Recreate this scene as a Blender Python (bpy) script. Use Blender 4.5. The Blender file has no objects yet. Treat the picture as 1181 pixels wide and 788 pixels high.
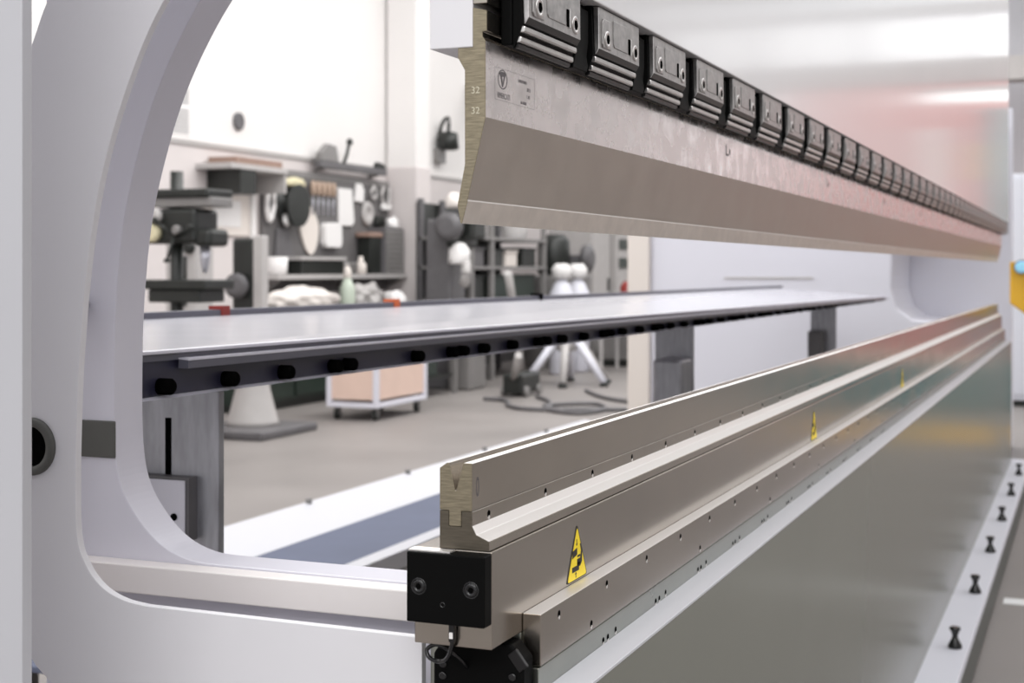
import bpy, bmesh, math, random
from mathutils import Vector, Matrix
random.seed(4)
R = math.radians
scene = bpy.context.scene
COL = scene.collection

# ------------------------------------------------------------------ materials
def mat(name, col, rough=0.5, metal=0.0, coat=0.0, spec=0.5, var=0.0, vscale=(1, 1, 1), nscale=8.0, rvar=0.0, bump=0.0, emit=None, estr=0.0):
    m = bpy.data.materials.new(name)
    m.use_nodes = True
    nt = m.node_tree
    b = nt.nodes['Principled BSDF']
    b.inputs['Base Color'].default_value = (*col, 1)
    b.inputs['Roughness'].default_value = rough
    b.inputs['Metallic'].default_value = metal
    b.inputs['Coat Weight'].default_value = coat
    b.inputs['Coat Roughness'].default_value = 0.09
    b.inputs['Specular IOR Level'].default_value = spec
    if emit:
        b.inputs['Emission Color'].default_value = (*emit, 1)
        b.inputs['Emission Strength'].default_value = estr
    if var or rvar or bump:
        tc = nt.nodes.new('ShaderNodeTexCoord')
        mp = nt.nodes.new('ShaderNodeMapping')
        mp.inputs['Scale'].default_value = vscale
        nz = nt.nodes.new('ShaderNodeTexNoise')
        nz.inputs['Scale'].default_value = nscale
        nz.inputs['Detail'].default_value = 5
        nt.links.new(tc.outputs['Object'], mp.inputs['Vector'])
        nt.links.new(mp.outputs['Vector'], nz.inputs['Vector'])
        if var:
            rp = nt.nodes.new('ShaderNodeValToRGB')
            rp.color_ramp.elements[0].position = 0.3
            rp.color_ramp.elements[1].position = 0.7
            rp.color_ramp.elements[0].color = (*[c * (1 - var) for c in col], 1)
            rp.color_ramp.elements[1].color = (*[min(1, c * (1 + var)) for c in col], 1)
            nt.links.new(nz.outputs['Fac'], rp.inputs['Fac'])
            nt.links.new(rp.outputs['Color'], b.inputs['Base Color'])
        if rvar:
            mr = nt.nodes.new('ShaderNodeMapRange')
            mr.inputs['From Min'].default_value = 0.3
            mr.inputs['From Max'].default_value = 0.7
            mr.inputs['To Min'].default_value = max(0.02, rough - rvar)
            mr.inputs['To Max'].default_value = rough + rvar
            nt.links.new(nz.outputs['Fac'], mr.inputs['Value'])
            nt.links.new(mr.outputs['Result'], b.inputs['Roughness'])
        if bump:
            bp = nt.nodes.new('ShaderNodeBump')
            bp.inputs['Strength'].default_value = bump
            bp.inputs['Distance'].default_value = 0.001
            nt.links.new(nz.outputs['Fac'], bp.inputs['Height'])
            nt.links.new(bp.outputs['Normal'], b.inputs['Normal'])
    return m

M = {}
M['white'] = mat('white_paint', (0.70, 0.69, 0.72), 0.38, var=0.02, nscale=3)
M['ramwhite'] = mat('gloss_white_paint', (0.80, 0.79, 0.81), 0.19, coat=0.45, var=0.01, nscale=2)
M['guard'] = mat('guard_grey_paint', (0.47, 0.47, 0.50), 0.4, var=0.02, nscale=3)
M['frame'] = mat('frame_paint', (0.64, 0.63, 0.70), 0.32, var=0.015, nscale=3)
M['barwhite'] = mat('bar_paint', (0.74, 0.70, 0.69), 0.4, var=0.02, nscale=5)
M['steel'] = mat('ground_steel', (0.40, 0.362, 0.315), 0.20, 1.0, var=0.05, vscale=(1, 2, 2), nscale=7, rvar=0.03)
M['steel2'] = mat('bed_steel', (0.375, 0.338, 0.298), 0.22, 1.0, var=0.06, vscale=(1, 2, 2), nscale=5, rvar=0.04)
M['steeldark'] = mat('green_grey_steel', (0.33, 0.34, 0.31), 0.30, 1.0, var=0.10, vscale=(1, 2, 2), nscale=9, rvar=0.03)
M['shine'] = mat('lit_milled_steel', (0.80, 0.77, 0.75), 0.5, 0.85)  # rougher milled finish, with the light on upward faces put into its pale colour
M['bronze'] = mat('sawn_steel', (0.25, 0.215, 0.152), 0.45, 0.75, var=0.22, vscale=(1, 1.5, 12), nscale=40, bump=0.25)
M['holderend'] = mat('dark_sawn_steel', (0.095, 0.08, 0.06), 0.5, 0.5, var=0.18, vscale=(1, 1, 8), nscale=50, bump=0.15)
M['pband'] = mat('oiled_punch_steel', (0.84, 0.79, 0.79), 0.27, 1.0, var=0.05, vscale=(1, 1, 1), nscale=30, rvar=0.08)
M['pmid'] = mat('shaded_punch_steel', (0.54, 0.495, 0.45), 0.36, 1.0, var=0.05, nscale=14, rvar=0.03)  # darker copy of punch steel; the floor-facing slope's shade put into colour
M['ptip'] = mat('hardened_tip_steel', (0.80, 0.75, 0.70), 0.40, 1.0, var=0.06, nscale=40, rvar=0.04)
M['black'] = mat('black_oxide', (0.004, 0.004, 0.004), 0.5, spec=0.04)
M['blackgloss'] = mat('black_screw', (0.008, 0.008, 0.009), 0.2, 0.0, spec=0.5)
M['hole'] = mat('hole_black', (0.003, 0.003, 0.003), 0.9, spec=0.0)
M['clampface'] = mat('clamp_steel', (0.40, 0.385, 0.38), 0.34, 1.0, var=0.25, nscale=90, rvar=0.06)
M['clampridge'] = mat('clamp_ridge_steel', (0.56, 0.54, 0.53), 0.3, 1.0, var=0.12, vscale=(0.4, 1, 1), nscale=60)
M['clampdark'] = mat('clamp_groove', (0.02, 0.019, 0.02), 0.3, 0.6)
M['olive'] = mat('olive_grey_paint', (0.175, 0.178, 0.15), 0.24, spec=0.3, var=0.02, nscale=3)
M['shelfwhite'] = mat('apron_white', (0.58, 0.58, 0.62), 0.35)
M['darkgrey'] = mat('dark_grey', (0.085, 0.085, 0.078), 0.55)
M['navy'] = mat('navy_paint', (0.022, 0.022, 0.045), 0.38)
M['navyedge'] = mat('navy_edge', (0.11, 0.11, 0.14), 0.4)
M['tabletop'] = mat('table_sheet', (0.52, 0.52, 0.575), 0.22, coat=0.25, var=0.03, nscale=5)
M['alu'] = mat('aluminium_lip', (0.60, 0.60, 0.66), 0.35, 0.6)
M['galv'] = mat('galvanised_plate', (0.36, 0.36, 0.39), 0.42, 0.6, var=0.22, vscale=(6, 6, 1.2), nscale=10, rvar=0.08)
M['slate'] = mat('slate_belt', (0.115, 0.13, 0.19), 0.65, spec=0.2, var=0.05, nscale=4)
M['yellow'] = mat('warning_yellow', (0.98, 0.74, 0.012), 0.45)
M['ink'] = mat('black_ink', (0.012, 0.01, 0.006), 0.5)
M['etch'] = mat('etched_grey', (0.09, 0.08, 0.085), 0.5)
M['stamp'] = mat('stamped_bright', (0.55, 0.51, 0.40), 0.4, 0.7)
M['orange'] = mat('orange_plastic', (0.65, 0.13, 0.03), 0.5)
M['red'] = mat('dark_red_plastic', (0.25, 0.02, 0.015), 0.5)
M['amber'] = mat('amber_paint', (0.72, 0.40, 0.02), 0.45)
M['lens'] = mat('blue_lens', (0.30, 0.62, 0.85), 0.15, emit=(0.35, 0.75, 1.0), estr=0.55)
# the hall
M['wall'] = mat('wall_plaster', (0.80, 0.775, 0.76), 0.8, var=0.015, nscale=1.5)
M['dado'] = mat('dado_paint', (0.66, 0.61, 0.60), 0.7, var=0.02, nscale=2)
M['floor'] = mat('concrete_floor', (0.245, 0.224, 0.214), 0.5, spec=0.3, var=0.10, nscale=0.9, rvar=0.05)
M['wallfront'] = mat('front_wall', (0.55, 0.53, 0.51), 0.7, var=0.03, nscale=1)
M['paintline'] = mat('white_line', (0.8, 0.8, 0.8), 0.5)
M['dark'] = mat('dark_machine', (0.014, 0.016, 0.014), 0.4, var=0.2, nscale=9)
M['darkgreen'] = mat('dark_green_enamel', (0.016, 0.028, 0.021), 0.4, var=0.15, nscale=6)
M['grey'] = mat('grey_enamel', (0.22, 0.21, 0.205), 0.4, var=0.06, nscale=6)
M['midgrey'] = mat('mid_grey', (0.12, 0.115, 0.12), 0.5, var=0.10, nscale=8)
M['lightgrey'] = mat('light_grey', (0.46, 0.44, 0.43), 0.5, var=0.04, nscale=6)
M['paper'] = mat('paper', (0.82, 0.80, 0.79), 0.7)
M['paperlines'] = mat('printed_grey', (0.42, 0.41, 0.41), 0.7)
M['pegboard'] = mat('pegboard_grey', (0.135, 0.128, 0.128), 0.6, var=0.10, nscale=5)
M['cloth'] = mat('pale_cloth', (0.75, 0.70, 0.66), 0.9, var=0.10, nscale=12)
M['cream'] = mat('cream_paint', (0.75, 0.69, 0.64), 0.6)
M['peach'] = mat('peach_board', (0.76, 0.57, 0.48), 0.6, var=0.04, nscale=3)
M['brown'] = mat('brown_card', (0.30, 0.20, 0.16), 0.7, var=0.08, nscale=9)
M['wood'] = mat('tool_handle_wood', (0.46, 0.34, 0.26), 0.6)
M['yelcap'] = mat('pale_yellow', (0.66, 0.60, 0.40), 0.6)
M['greenb'] = mat('pale_green_bottle', (0.50, 0.56, 0.47), 0.4)
M['pink'] = mat('pink_panel', (0.70, 0.33, 0.31), 0.6, var=0.03, nscale=1)
M['redpanel'] = mat('red_banner', (0.66, 0.20, 0.17), 0.6)
M['teal'] = mat('teal_enamel', (0.11, 0.24, 0.25), 0.45, var=0.05, nscale=2)
M['tube'] = mat('lamp_tube', (0.9, 0.9, 0.9), 0.4, emit=(1, 1, 1), estr=1.6)
M['paneglow'] = mat('pane_glow', (0.9, 0.9, 0.9), 0.3, emit=(1, 1, 1), estr=1.45)  # emissive panes of the added far-wall windows
M['cabwhite'] = mat('cabinet_white', (0.72, 0.72, 0.79), 0.45)

# ------------------------------------------------------------------ helpers
class MB:
    """collects shapes in world metres; build() links them as ONE mesh"""
    def __init__(self):
        self.bm = bmesh.new()
    def _tag(self, faces, mi):
        for f in faces:
            f.material_index = mi
    def box(self, x0, x1, y0, y1, z0, z1, mi=0, rot=None):
        v = [self.bm.verts.new((x, y, z)) for x in (x0, x1) for y in (y0, y1) for z in (z0, z1)]
        q = [(0, 1, 3, 2), (4, 6, 7, 5), (0, 4, 5, 1), (2, 3, 7, 6), (0, 2, 6, 4), (1, 5, 7, 3)]
        fs = [self.bm.faces.new([v[i] for i in a]) for a in q]
        self._tag(fs, mi)
        if rot:
            c = Vector(((x0 + x1) / 2, (y0 + y1) / 2, (z0 + z1) / 2))
            mtx = Matrix.Rotation(rot[1], 3, rot[0])
            for k in v:
                k.co = c + mtx @ (k.co - c)
        return self
    def prism(self, prof, a, b, axis='x', mi=0, mis=None, capmi=None):
        """extrude a closed outline. axis x: outline (y,z); y: (x,z); z: (x,y)"""
        def P(p, t):
            return (t, p[0], p[1]) if axis == 'x' else ((p[0], t, p[1]) if axis == 'y' else (p[0], p[1], t))
        A = [self.bm.verts.new(P(p, a)) for p in prof]
        B = [self.bm.verts.new(P(p, b)) for p in prof]
        n = len(prof)
        for i in range(n):
            f = self.bm.faces.new((A[i], A[(i + 1) % n], B[(i + 1) % n], B[i]))
            f.material_index = mis[i] if mis else mi
        f = self.bm.faces.new(A[::-1]); f.material_index = mi if capmi is None else capmi
        g = self.bm.faces.new(B); g.material_index = mi if capmi is None else capmi
        return self
    def lathe(self, prof, c, axis='z', seg=24, mi=0):
        """prof: list of (r, t) along the axis from point c"""
        rings = []
        for r, t in prof:
            ring = []
            for k in range(seg):
                an = 2 * math.pi * k / seg
                u, w = r * math.cos(an), r * math.sin(an)
                p = {'z': (u, w, t), 'x': (t, u, w), 'y': (u, t, w)}[axis]
                ring.append(self.bm.verts.new((c[0] + p[0], c[1] + p[1], c[2] + p[2])))
            rings.append(ring)
        for a, b in zip(rings, rings[1:]):
            for k in range(seg):
                f = self.bm.faces.new((a[k], a[(k + 1) % seg], b[(k + 1) % seg], b[k]))
                f.material_index = mi
                f.smooth = True
        for ring in (rings[0], rings[-1]):
            f = self.bm.faces.new(ring); f.material_index = mi
        return self
    def cyl(self, r, c, a, b, axis='z', seg=24, mi=0):
        return self.lathe([(r, a), (r, b)], c, axis, seg, mi)
    def tube(self, pts, r, seg=8, mi=0):
        pts = [Vector(p) for p in pts]
        rings = []
        up = Vector((0, 0, 1))
        for i, p in enumerate(pts):
            d = (pts[min(i + 1, len(pts) - 1)] - pts[max(i - 1, 0)]).normalized()
            n = d.cross(up)
            if n.length < 0.05:
                n = d.cross(Vector((0, 1, 0)))
            n.normalize(); m_ = d.cross(n).normalized()
            rr = r[i] if isinstance(r, (list, tuple)) else r
            rings.append([self.bm.verts.new(p + n * rr * math.cos(2 * math.pi * k / seg) + m_ * rr * math.sin(2 * math.pi * k / seg)) for k in range(seg)])
        for a, b in zip(rings, rings[1:]):
            for k in range(seg):
                f = self.bm.faces.new((a[k], a[(k + 1) % seg], b[(k + 1) % seg], b[k]))
                f.smooth = True; f.material_index = mi
        for ring in (rings[0], rings[-1]):
            f = self.bm.faces.new(ring); f.material_index = mi
        return self
    def blob(self, c, s, mi=0, seed=0, amp=0.25, sub=3):
        bm2 = bmesh.new()
        bmesh.ops.create_icosphere(bm2, subdivisions=sub, radius=1)
        rnd = random.Random(seed)
        ph = [rnd.uniform(0, 6) for _ in range(6)]
        mp = {}
        for v in bm2.verts:
            d = v.co
            k = 1 + amp * (math.sin(5 * d.x + ph[0]) * math.cos(4 * d.y + ph[1]) + 0.6 * math.sin(9 * d.y + ph[2] + 5 * d.z) + 0.4 * math.sin(13 * d.x + ph[3] + 7 * d.z)) * 0.6
            q = d * k
            z = max(q.z, -0.55)
            mp[v] = self.bm.verts.new((c[0] + q.x * s[0], c[1] + q.y * s[1], c[2] + z * s[2]))
        for f in bm2.faces:
            g = self.bm.faces.new([mp[v] for v in f.verts]); g.smooth = True; g.material_index = mi
        bm2.free()
        return self
    def build(self, name, mats, parent=None, bevel=0.0, seg=2, loc=None, smooth=False):
        bmesh.ops.recalc_face_normals(self.bm, faces=self.bm.faces)
        root = parent
        while root is not None and root.parent is not None:
            root = root.parent
        off = Vector(root.location) if root is not None else Vector(loc or (0, 0, 0))
        if off.length:
            bmesh.ops.translate(self.bm, verts=self.bm.verts, vec=-off)
        me = bpy.data.meshes.new(name)
        self.bm.to_mesh(me); self.bm.free()
        for m_ in (mats if isinstance(mats, (list, tuple)) else [mats]):
            me.materials.append(M[m_])
        if smooth:
            for p in me.polygons:
                p.use_smooth = True
        o = bpy.data.objects.new(name, me)
        COL.objects.link(o)
        if parent is not None:
            o.parent = parent
        elif loc:
            o.location = loc
        if bevel:
            b = o.modifiers.new('edge', 'BEVEL')
            b.width = bevel; b.segments = seg; b.limit_method = 'ANGLE'; b.angle_limit = R(35)
            b.harden_normals = False
        return o

def tag(o, label, cat, group=None, kind=None):
    o['label'] = label; o['category'] = cat
    if group: o['group'] = group
    if kind: o['kind'] = kind
    return o

def thing(name, label, cat, loc, group=None, rot=(0, 0, 0)):
    o = bpy.data.objects.new(name, None)
    COL.objects.link(o)
    o.location = loc; o.rotation_euler = rot
    o.empty_display_size = 0.05
    return tag(o, label, cat, group)

def struct(o):
    o['kind'] = 'structure'
    return o

def copy_tree(o, parent=None):
    c = o.copy(); COL.objects.link(c)
    if parent is not None: c.parent = parent
    for ch in list(o.children):
        copy_tree(ch, c)
    return c

def crom(pts, n=6):
    """smooth open curve through points"""
    out = []
    P = [pts[0]] + list(pts) + [pts[-1]]
    for i in range(1, len(P) - 2):
        p0, p1, p2, p3 = P[i - 1], P[i], P[i + 1], P[i + 2]
        for k in range(n):
            t = k / n
            out.append(tuple(0.5 * ((2 * b) + (-a + c) * t + (2 * a - 5 * b + 4 * c - d) * t * t + (-a + 3 * b - 3 * c + d) * t ** 3)
                             for a, b, c, d in zip(p0, p1, p2, p3)))
    out.append(tuple(pts[-1]))
    return out

def text(name, body, size, loc, rot, m_, parent, depth=0.00008):
    cu = bpy.data.curves.new(name, 'FONT')
    cu.body = body; cu.size = size; cu.extrude = depth; cu.align_x = 'LEFT'
    cu.materials.append(M[m_])
    tmp = bpy.data.objects.new(name, cu)
    me = bpy.data.meshes.new_from_object(tmp)
    me.name = name
    bpy.data.objects.remove(tmp); bpy.data.curves.remove(cu)
    o = bpy.data.objects.new(name, me)
    COL.objects.link(o)
    root = parent
    while root.parent is not None:
        root = root.parent
    o.parent = parent
    o.location = Vector(loc) - Vector(root.location)
    o.rotation_euler = rot
    return o

FACE = (R(90), 0, 0)          # lettering on a face that looks to -Y
ENDF = (R(90), 0, R(-90))     # lettering on a face that looks to -X

# ================================================================== THE HALL
mb = MB(); mb.box(-8, 34, -9, 8.5, -0.1, 0.0)
struct(mb.build('floor', 'floor'))
mb = MB(); mb.box(-8, 34, 8.5, 8.7, 0, 7.5)
struct(mb.build('wall_rear', 'wall'))
mb = MB(); mb.box(-8, 34, -9.2, -9.0, 0, 7.5)
struct(mb.build('wall_front', 'wallfront'))
mb = MB(); mb.box(34, 34.2, -9, 8.5, 0, 7.5)
struct(mb.build('wall_far', 'wall'))
mb = MB(); mb.box(-8, 34, 8.478, 8.5, 0.15, 2.70)
struct(mb.build('trim_1', 'dado'))
mb = MB(); mb.prism([(8.5, 2.70), (8.46, 2.70), (8.455, 2.745), (8.5, 2.76)], -8, 34)
struct(mb.build('trim_2', 'lightgrey'))
mb = MB(); mb.box(-8, 34, 8.47, 8.5, 0.0, 0.15)
struct(mb.build('baseboard_rear', 'midgrey'))
for k in range(7):  # unseen glowing windows, added for bright reflections in the steel
    y0 = -8.6 + 2.42 * k
    mb = MB(); mb.box(33.93, 33.999, y0, y0 + 2.2, 3.0, 7.2)
    wf = struct(mb.build('glow_window_%d' % (k + 1), 'frame', None, 0, 2, (33.95, y0, 3.6)))
    mb = MB()
    for a in range(2):
        for b in range(3):
            mb.box(33.90, 33.929, y0 + 0.06 + 1.07 * a, y0 + 1.07 + 1.07 * a, 3.06 + 1.39 * b, 4.39 + 1.39 * b)
    mb.build('pane', 'paneglow', wf)
# the pier that juts from the rear wall, painted grey to shoulder height
mb = MB(); mb.box(16.62, 17.02, 8.05, 8.478, 0, 7.5, 0); mb.box(16.605, 17.035, 8.035, 8.4775, 0, 2.77, 1)
struct(mb.build('trim_3', ['wall', 'dado'], bevel=0.02))
# painted stripes on the floor in front of the machine
mb = MB(); mb.box(6.55, 6.66, -3.0, 0.36, 0.0, 0.003)
struct(mb.build('floor_marking', 'paintline'))
mb = MB(); mb.box(12.4, 13.9, -0.95, 0.20, 0.0, 0.004)
struct(mb.build('floor_marking', 'amber'))

# ================================================================== PRESS BRAKE: RAM
RAM_END = 11.0
ram = thing('press_brake_ram', 'long gloss white upper beam of the press brake above the hanging punch', 'press ram', (1.4145, 0.6, 1.69))
mb = MB()
mb.prism([(0.6179, 1.6885), (0.669, 1.6885), (0.669, 4.2), (0.600, 4.2), (0.600, 1.80), (0.6179, 1.80)], 1.4145, RAM_END)
mb.build('ram_web', 'white', ram, 0.0012)
mb = MB()
mb.prism([(0.5655, 1.7785), (0.5998, 1.7785), (0.5998, 4.2), (0.5655, 4.2)], 1.4145, RAM_END)
mb.build('ram_face', 'ramwhite', ram, 0.0015)
mb = MB()
mb.box(1.4145, RAM_END - 0.05, 0.6015, 0.6178, 1.7345, 1.7995)
mb.build('tool_slot_bar', 'steel', ram, 0.001)
mb = MB()
mb.box(1.452, RAM_END - 0.05, 0.5875, 0.6010, 1.6945, 1.7780)
mb.build('clamp_rail', 'black', ram, 0.002)
mb = MB(); mb.box(RAM_END + 0.0005, RAM_END + 0.02, 0.5655, 0.669, 1.70, 4.2)
mb.build('end_plate', 'guard', ram, 0.002)

# ------------------------------------------------------------------ punch
def punch(name, x0, x1, label, front):
    t = thing(name, label, 'punch', (x0, 0.615, 1.50), 'punch segments hanging in the ram')
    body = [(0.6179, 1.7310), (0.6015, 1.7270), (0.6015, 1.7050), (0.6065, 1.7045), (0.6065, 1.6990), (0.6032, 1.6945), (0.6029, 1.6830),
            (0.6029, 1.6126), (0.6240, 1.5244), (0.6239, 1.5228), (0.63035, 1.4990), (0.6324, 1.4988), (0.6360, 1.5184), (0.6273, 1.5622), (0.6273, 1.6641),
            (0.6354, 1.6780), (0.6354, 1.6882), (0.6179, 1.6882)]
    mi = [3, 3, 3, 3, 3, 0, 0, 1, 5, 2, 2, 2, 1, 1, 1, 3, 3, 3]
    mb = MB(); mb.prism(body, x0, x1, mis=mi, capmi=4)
    mb.build('blade', ['pband', 'pmid', 'ptip', 'steel', 'bronze', 'shine'], t, 0.0004, 1)  # narrow pale facet: catch-light above the tip put into its colour
    return t
p1 = punch('punch', 1.4145, 7.16, 'long steel bending punch with etched maker label on its near end', True)
p2 = punch('punch', 7.1605, RAM_END - 0.2, 'short far segment of steel bending punch beyond the seam', False)
F = 0.60282
# etched maker mark: ring, V, wordmark, data lines and a thin frame
mb = MB()
cx_, cz_ = 1.4625, 1.6585
ring_o = [(cx_ + 0.0135 * math.cos(a), cz_ + 0.0108 * math.sin(a)) for a in [2 * math.pi * k / 40 for k in range(40)]]
ring_i = [(cx_ + 0.0121 * math.cos(a), cz_ + 0.0096 * math.sin(a)) for a in [2 * math.pi * k / 40 for k in range(40)]]
vo = [mb.bm.verts.new((x, F - 0.0001, z)) for x, z in ring_o]
vi = [mb.bm.verts.new((x, F - 0.0001, z)) for x, z in ring_i]
for k in range(40):
    mb.bm.faces.new((vo[k], vo[(k + 1) % 40], vi[(k + 1) % 40], vi[k]))
mb.prism([(cx_ - 0.0098, cz_ + 0.0062), (cx_ - 0.004, cz_ + 0.0085), (cx_ + 0.004, cz_ + 0.0085), (cx_ + 0.0098, cz_ + 0.0062), (cx_ + 0.0068, cz_ + 0.0028),
          (cx_ + 0.0008, cz_ - 0.0085), (cx_ - 0.0008, cz_ - 0.0085), (cx_ - 0.0068, cz_ + 0.0028)], F - 0.0001, F, 'y')
lm = mb.build('maker_emblem', 'etch', p1)
mb = MB()
mb.prism([(cx_ - 0.0018, cz_ + 0.0030), (cx_ + 0.0018, cz_ + 0.0030), (cx_, cz_ - 0.0035)], F - 0.00022, F - 0.0001, 'y')
mb.build('emblem_cutout', 'pband', lm)
text('maker_wordmark', 'VIMERCATI', 0.0088, (1.4465, F, 1.6375), FACE, 'etch', p1).scale = (0.86, 1, 1)
for body, x, z, s in (('HARDENED', 1.5085, 1.6613, 0.0050), ('37C1', 1.5350, 1.6535, 0.0058), ('L 83', 1.5350, 1.6455, 0.0058), ('60-00001', 1.5160, 1.6375, 0.0050)):
    text('etched_line', body, s, (x, F, z), FACE, 'etch', p1)
mb = MB()
for (a, b, c, d) in ((1.4405, 1.5595, 1.6700, 1.67025), (1.4405, 1.5595, 1.6350, 1.63525), (1.5593, 1.5595, 1.635, 1.670), (1.4405, 1.4407, 1.635, 1.670)):
    mb.box(a, b, F - 0.00008, F, c, d)
mb.build('label_border', 'etch', p1)
for x in (2.50, 3.545, 4.57, 5.60):
    mb = MB()
    mb.box(x, x + 0.006, F - 0.0001, F, 1.6545, 1.6700); mb.box(x, x + 0.022, F - 0.0001, F, 1.6510, 1.6545)
    mb.box(x + 0.026, x + 0.034, F - 0.0001, F, 1.6545, 1.6640)
    mb.build('etched_mark', 'etch', p1)
for z in (1.6385, 1.6165):
    text('stamped_number', '32', 0.0105, (1.41437, 0.6200, z), ENDF, 'stamp', p1)

# ------------------------------------------------------------------ tool clamps along the ram
ONES = 'first second third fourth fifth sixth seventh eighth ninth tenth eleventh twelfth thirteenth fourteenth fifteenth sixteenth seventeenth eighteenth nineteenth twentieth'.split()
def ordinal(n):
    if n <= 20: return ONES[n - 1]
    return {2: 'twenty', 3: 'thirty'}[n // 10] + '-' + ONES[n % 10 - 1] if n % 10 else {3: 'thirtieth'}[n // 10]
NCL = 39
ORD = ONES
def make_clamp(cx):
    t = thing('tool_clamp', '', 'clamp', (cx, 0.5875, 1.69), 'tool clamps in a row under the ram')
    mb = MB()
    mb.prism([(0.5870, 1.7775), (0.5790, 1.7775), (0.5765, 1.7170), (0.5800, 1.7060), (0.5840, 1.6955), (0.5862, 1.6905), (0.5870, 1.6905)], cx - 0.088, cx + 0.086)
    mb.build('clamp_body', 'black', t, 0.0012)
    mb = MB()
    mb.prism([(0.5788, 1.7770), (0.5705, 1.7770), (0.5700, 1.7245), (0.5740, 1.7175), (0.5768, 1.7172)], cx - 0.0830, cx + 0.0870, mis=[0, 0, 1, 1, 1])
    pl = mb.build('front_plate', ['clampface', 'clampdark'], t, 0.0012)
    # raised relief around the left screw, a centre panel and a slotted tab
    mb = MB()
    out = []
    for k in range(9):
        a = math.pi + math.pi / 2 * k / 8
        out.append((cx - 0.052 - 0.022 + 0.010 * (1 + math.cos(a)) - 0.0, 1.7335 - 0.010 + 0.010 * (1 + math.sin(a))))
    outl = [(cx - 0.073, 1.760), (cx - 0.073, 1.732), (cx - 0.070, 1.7275), (cx - 0.040, 1.7275), (cx - 0.037, 1.731), (cx - 0.037, 1.760), (cx - 0.041, 1.764), (cx - 0.069, 1.764)]
    mb.prism(outl, 0.5685, 0.5705, 'y')
    mb.build('screw_boss', 'clampface', pl, 0.0008)
    mb = MB()
    mb.prism([(cx - 0.026, 1.768), (cx - 0.026, 1.7370), (cx - 0.022, 1.7335), (cx + 0.034, 1.7335), (cx + 0.034, 1.768)], 0.5692, 0.5706, 'y')
    mb.build('centre_panel', 'clampface', pl, 0.0008)
    mb = MB(); mb.box(cx + 0.0385, cx + 0.0435, 0.5690, 0.5706, 1.7335, 1.7540)
    mb.build('slot', 'hole', pl, 0.0006)
    mb = MB(); mb.box(cx + 0.0445, cx + 0.0475, 0.5680, 0.5706, 1.7325, 1.7550)
    mb.build('tab', 'clampridge', pl, 0.0006)
    for dx in (-0.055, 0.068):
        mb = MB()
        y0 = 0.5683 if dx < 0 else 0.5698
        mb.lathe([(0.0112, 0.001), (0.0112, -0.0004), (0.0100, -0.0010), (0.0066, -0.0010), (0.0060, -0.0002)], (cx + dx, y0, 1.7395), 'y', 24, 0)
        s_ = mb.build('cap_screw', 'clampridge', t)
        mb = MB(); mb.lathe([(0.0062, 0.0004), (0.0062, -0.0006)], (cx + dx, y0 - 0.0005, 1.7395), 'y', 6, 0)
        mb.build('hex_socket', 'hole', s_)
    for (z0, z1, y) in ((1.7080, 1.7152, 0.5735), (1.6972, 1.7042, 0.5778)):
        h = z1 - z0
        mb = MB()
        mb.prism([(y + 0.007, z0), (y + 0.001, z0), (y, z0 + h * 0.25), (y, z0 + h * 0.75), (y + 0.001, z1), (y + 0.007, z1)], cx - 0.086 , cx + 0.0835)
        mb.build('ridge', 'clampridge', t, 0.001)
    mb = MB()
    mb.prism([(0.5868, 1.6912), (0.5825, 1.6922), (0.5815, 1.6965), (0.5868, 1.6965)], cx - 0.085, cx + 0.083)
    mb.build('lower_lip', 'clampdark', t, 0.0005, 1)
    # spring catch in the gap beside the clamp
    mb = MB()
    mb.prism([(cx + 0.089, 1.6930), (cx + 0.140, 1.6930), (cx + 0.146, 1.7010), (cx + 0.140, 1.7120), (cx + 0.146, 1.7300), (cx + 0.146, 1.7700), (cx + 0.092, 1.7700), (cx + 0.092, 1.7220), (cx + 0.097, 1.7080)], 0.5805, 0.5874, 'y')
    mb.build('side_catch', 'black', t, 0.001)
    return t
c0 = make_clamp(1.5415)
for i in range(NCL):
    o = c0 if i == 0 else copy_tree(c0)
    o.location = (1.5415 + 0.2405 * i, 0.5875, 1.69)
    o['label'] = f'black tool clamp with steel front plate, {ordinal(i + 1)} from the near end of the ram'

# ================================================================== PRESS BRAKE: BED, HOLDER, DIE
PITCH = 0.0039            # the long bed runs very slightly downhill away from us
BED_END = 10.6
bed = thing('press_brake_bed', 'long steel lower beam of the press brake with white apron ledge and olive panel', 'press bed', (1.4, 0.6, 1.0), rot=(0, PITCH, 0))
mb = MB(); mb.box(1.4, BED_END, 0.5895, 0.6805, 1.0455, 1.1495)
mb.build('bed_beam', 'steel2', bed, 0.0012)
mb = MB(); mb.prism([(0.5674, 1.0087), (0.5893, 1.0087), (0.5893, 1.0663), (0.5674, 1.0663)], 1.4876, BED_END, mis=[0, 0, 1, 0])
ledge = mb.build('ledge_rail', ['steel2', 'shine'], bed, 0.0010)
mb = MB(); mb.box(1.482, BED_END, 0.5680, 0.7000, 0.10, 1.0077)
mb.box(1.482, BED_END, 0.5895, 0.7, 1.0077, 1.0453)
low = mb.build('lower_beam', 'steeldark', bed, 0.0008)
mb = MB()
mb.prism([(0.5679, 0.981), (0.5265, 0.981), (0.5260, 0.9805), (0.5260, 0.977), (0.5679, 0.977)], 1.49, BED_END)
mb.build('apron_ledge', 'shelfwhite', bed, 0.0008)
mb = MB(); mb.box(1.49, BED_END, 0.5264, 0.5400, 0.145, 0.9768)
mb.build('apron_panel', 'olive', bed, 0.001)
mb = MB(); mb.box(1.49, BED_END + 0.1, 0.4000, 0.5400, 0.110, 0.1448)
fr = mb.build('foot_rail', 'cabwhite', bed, 0.003)
mb = MB(); mb.prism([(0.4005, 0.1095), (0.538, 0.1095), (0.538, 0.036), (0.388, 0.036), (0.3875, 0.045)], 1.49, BED_END + 0.1)
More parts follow.
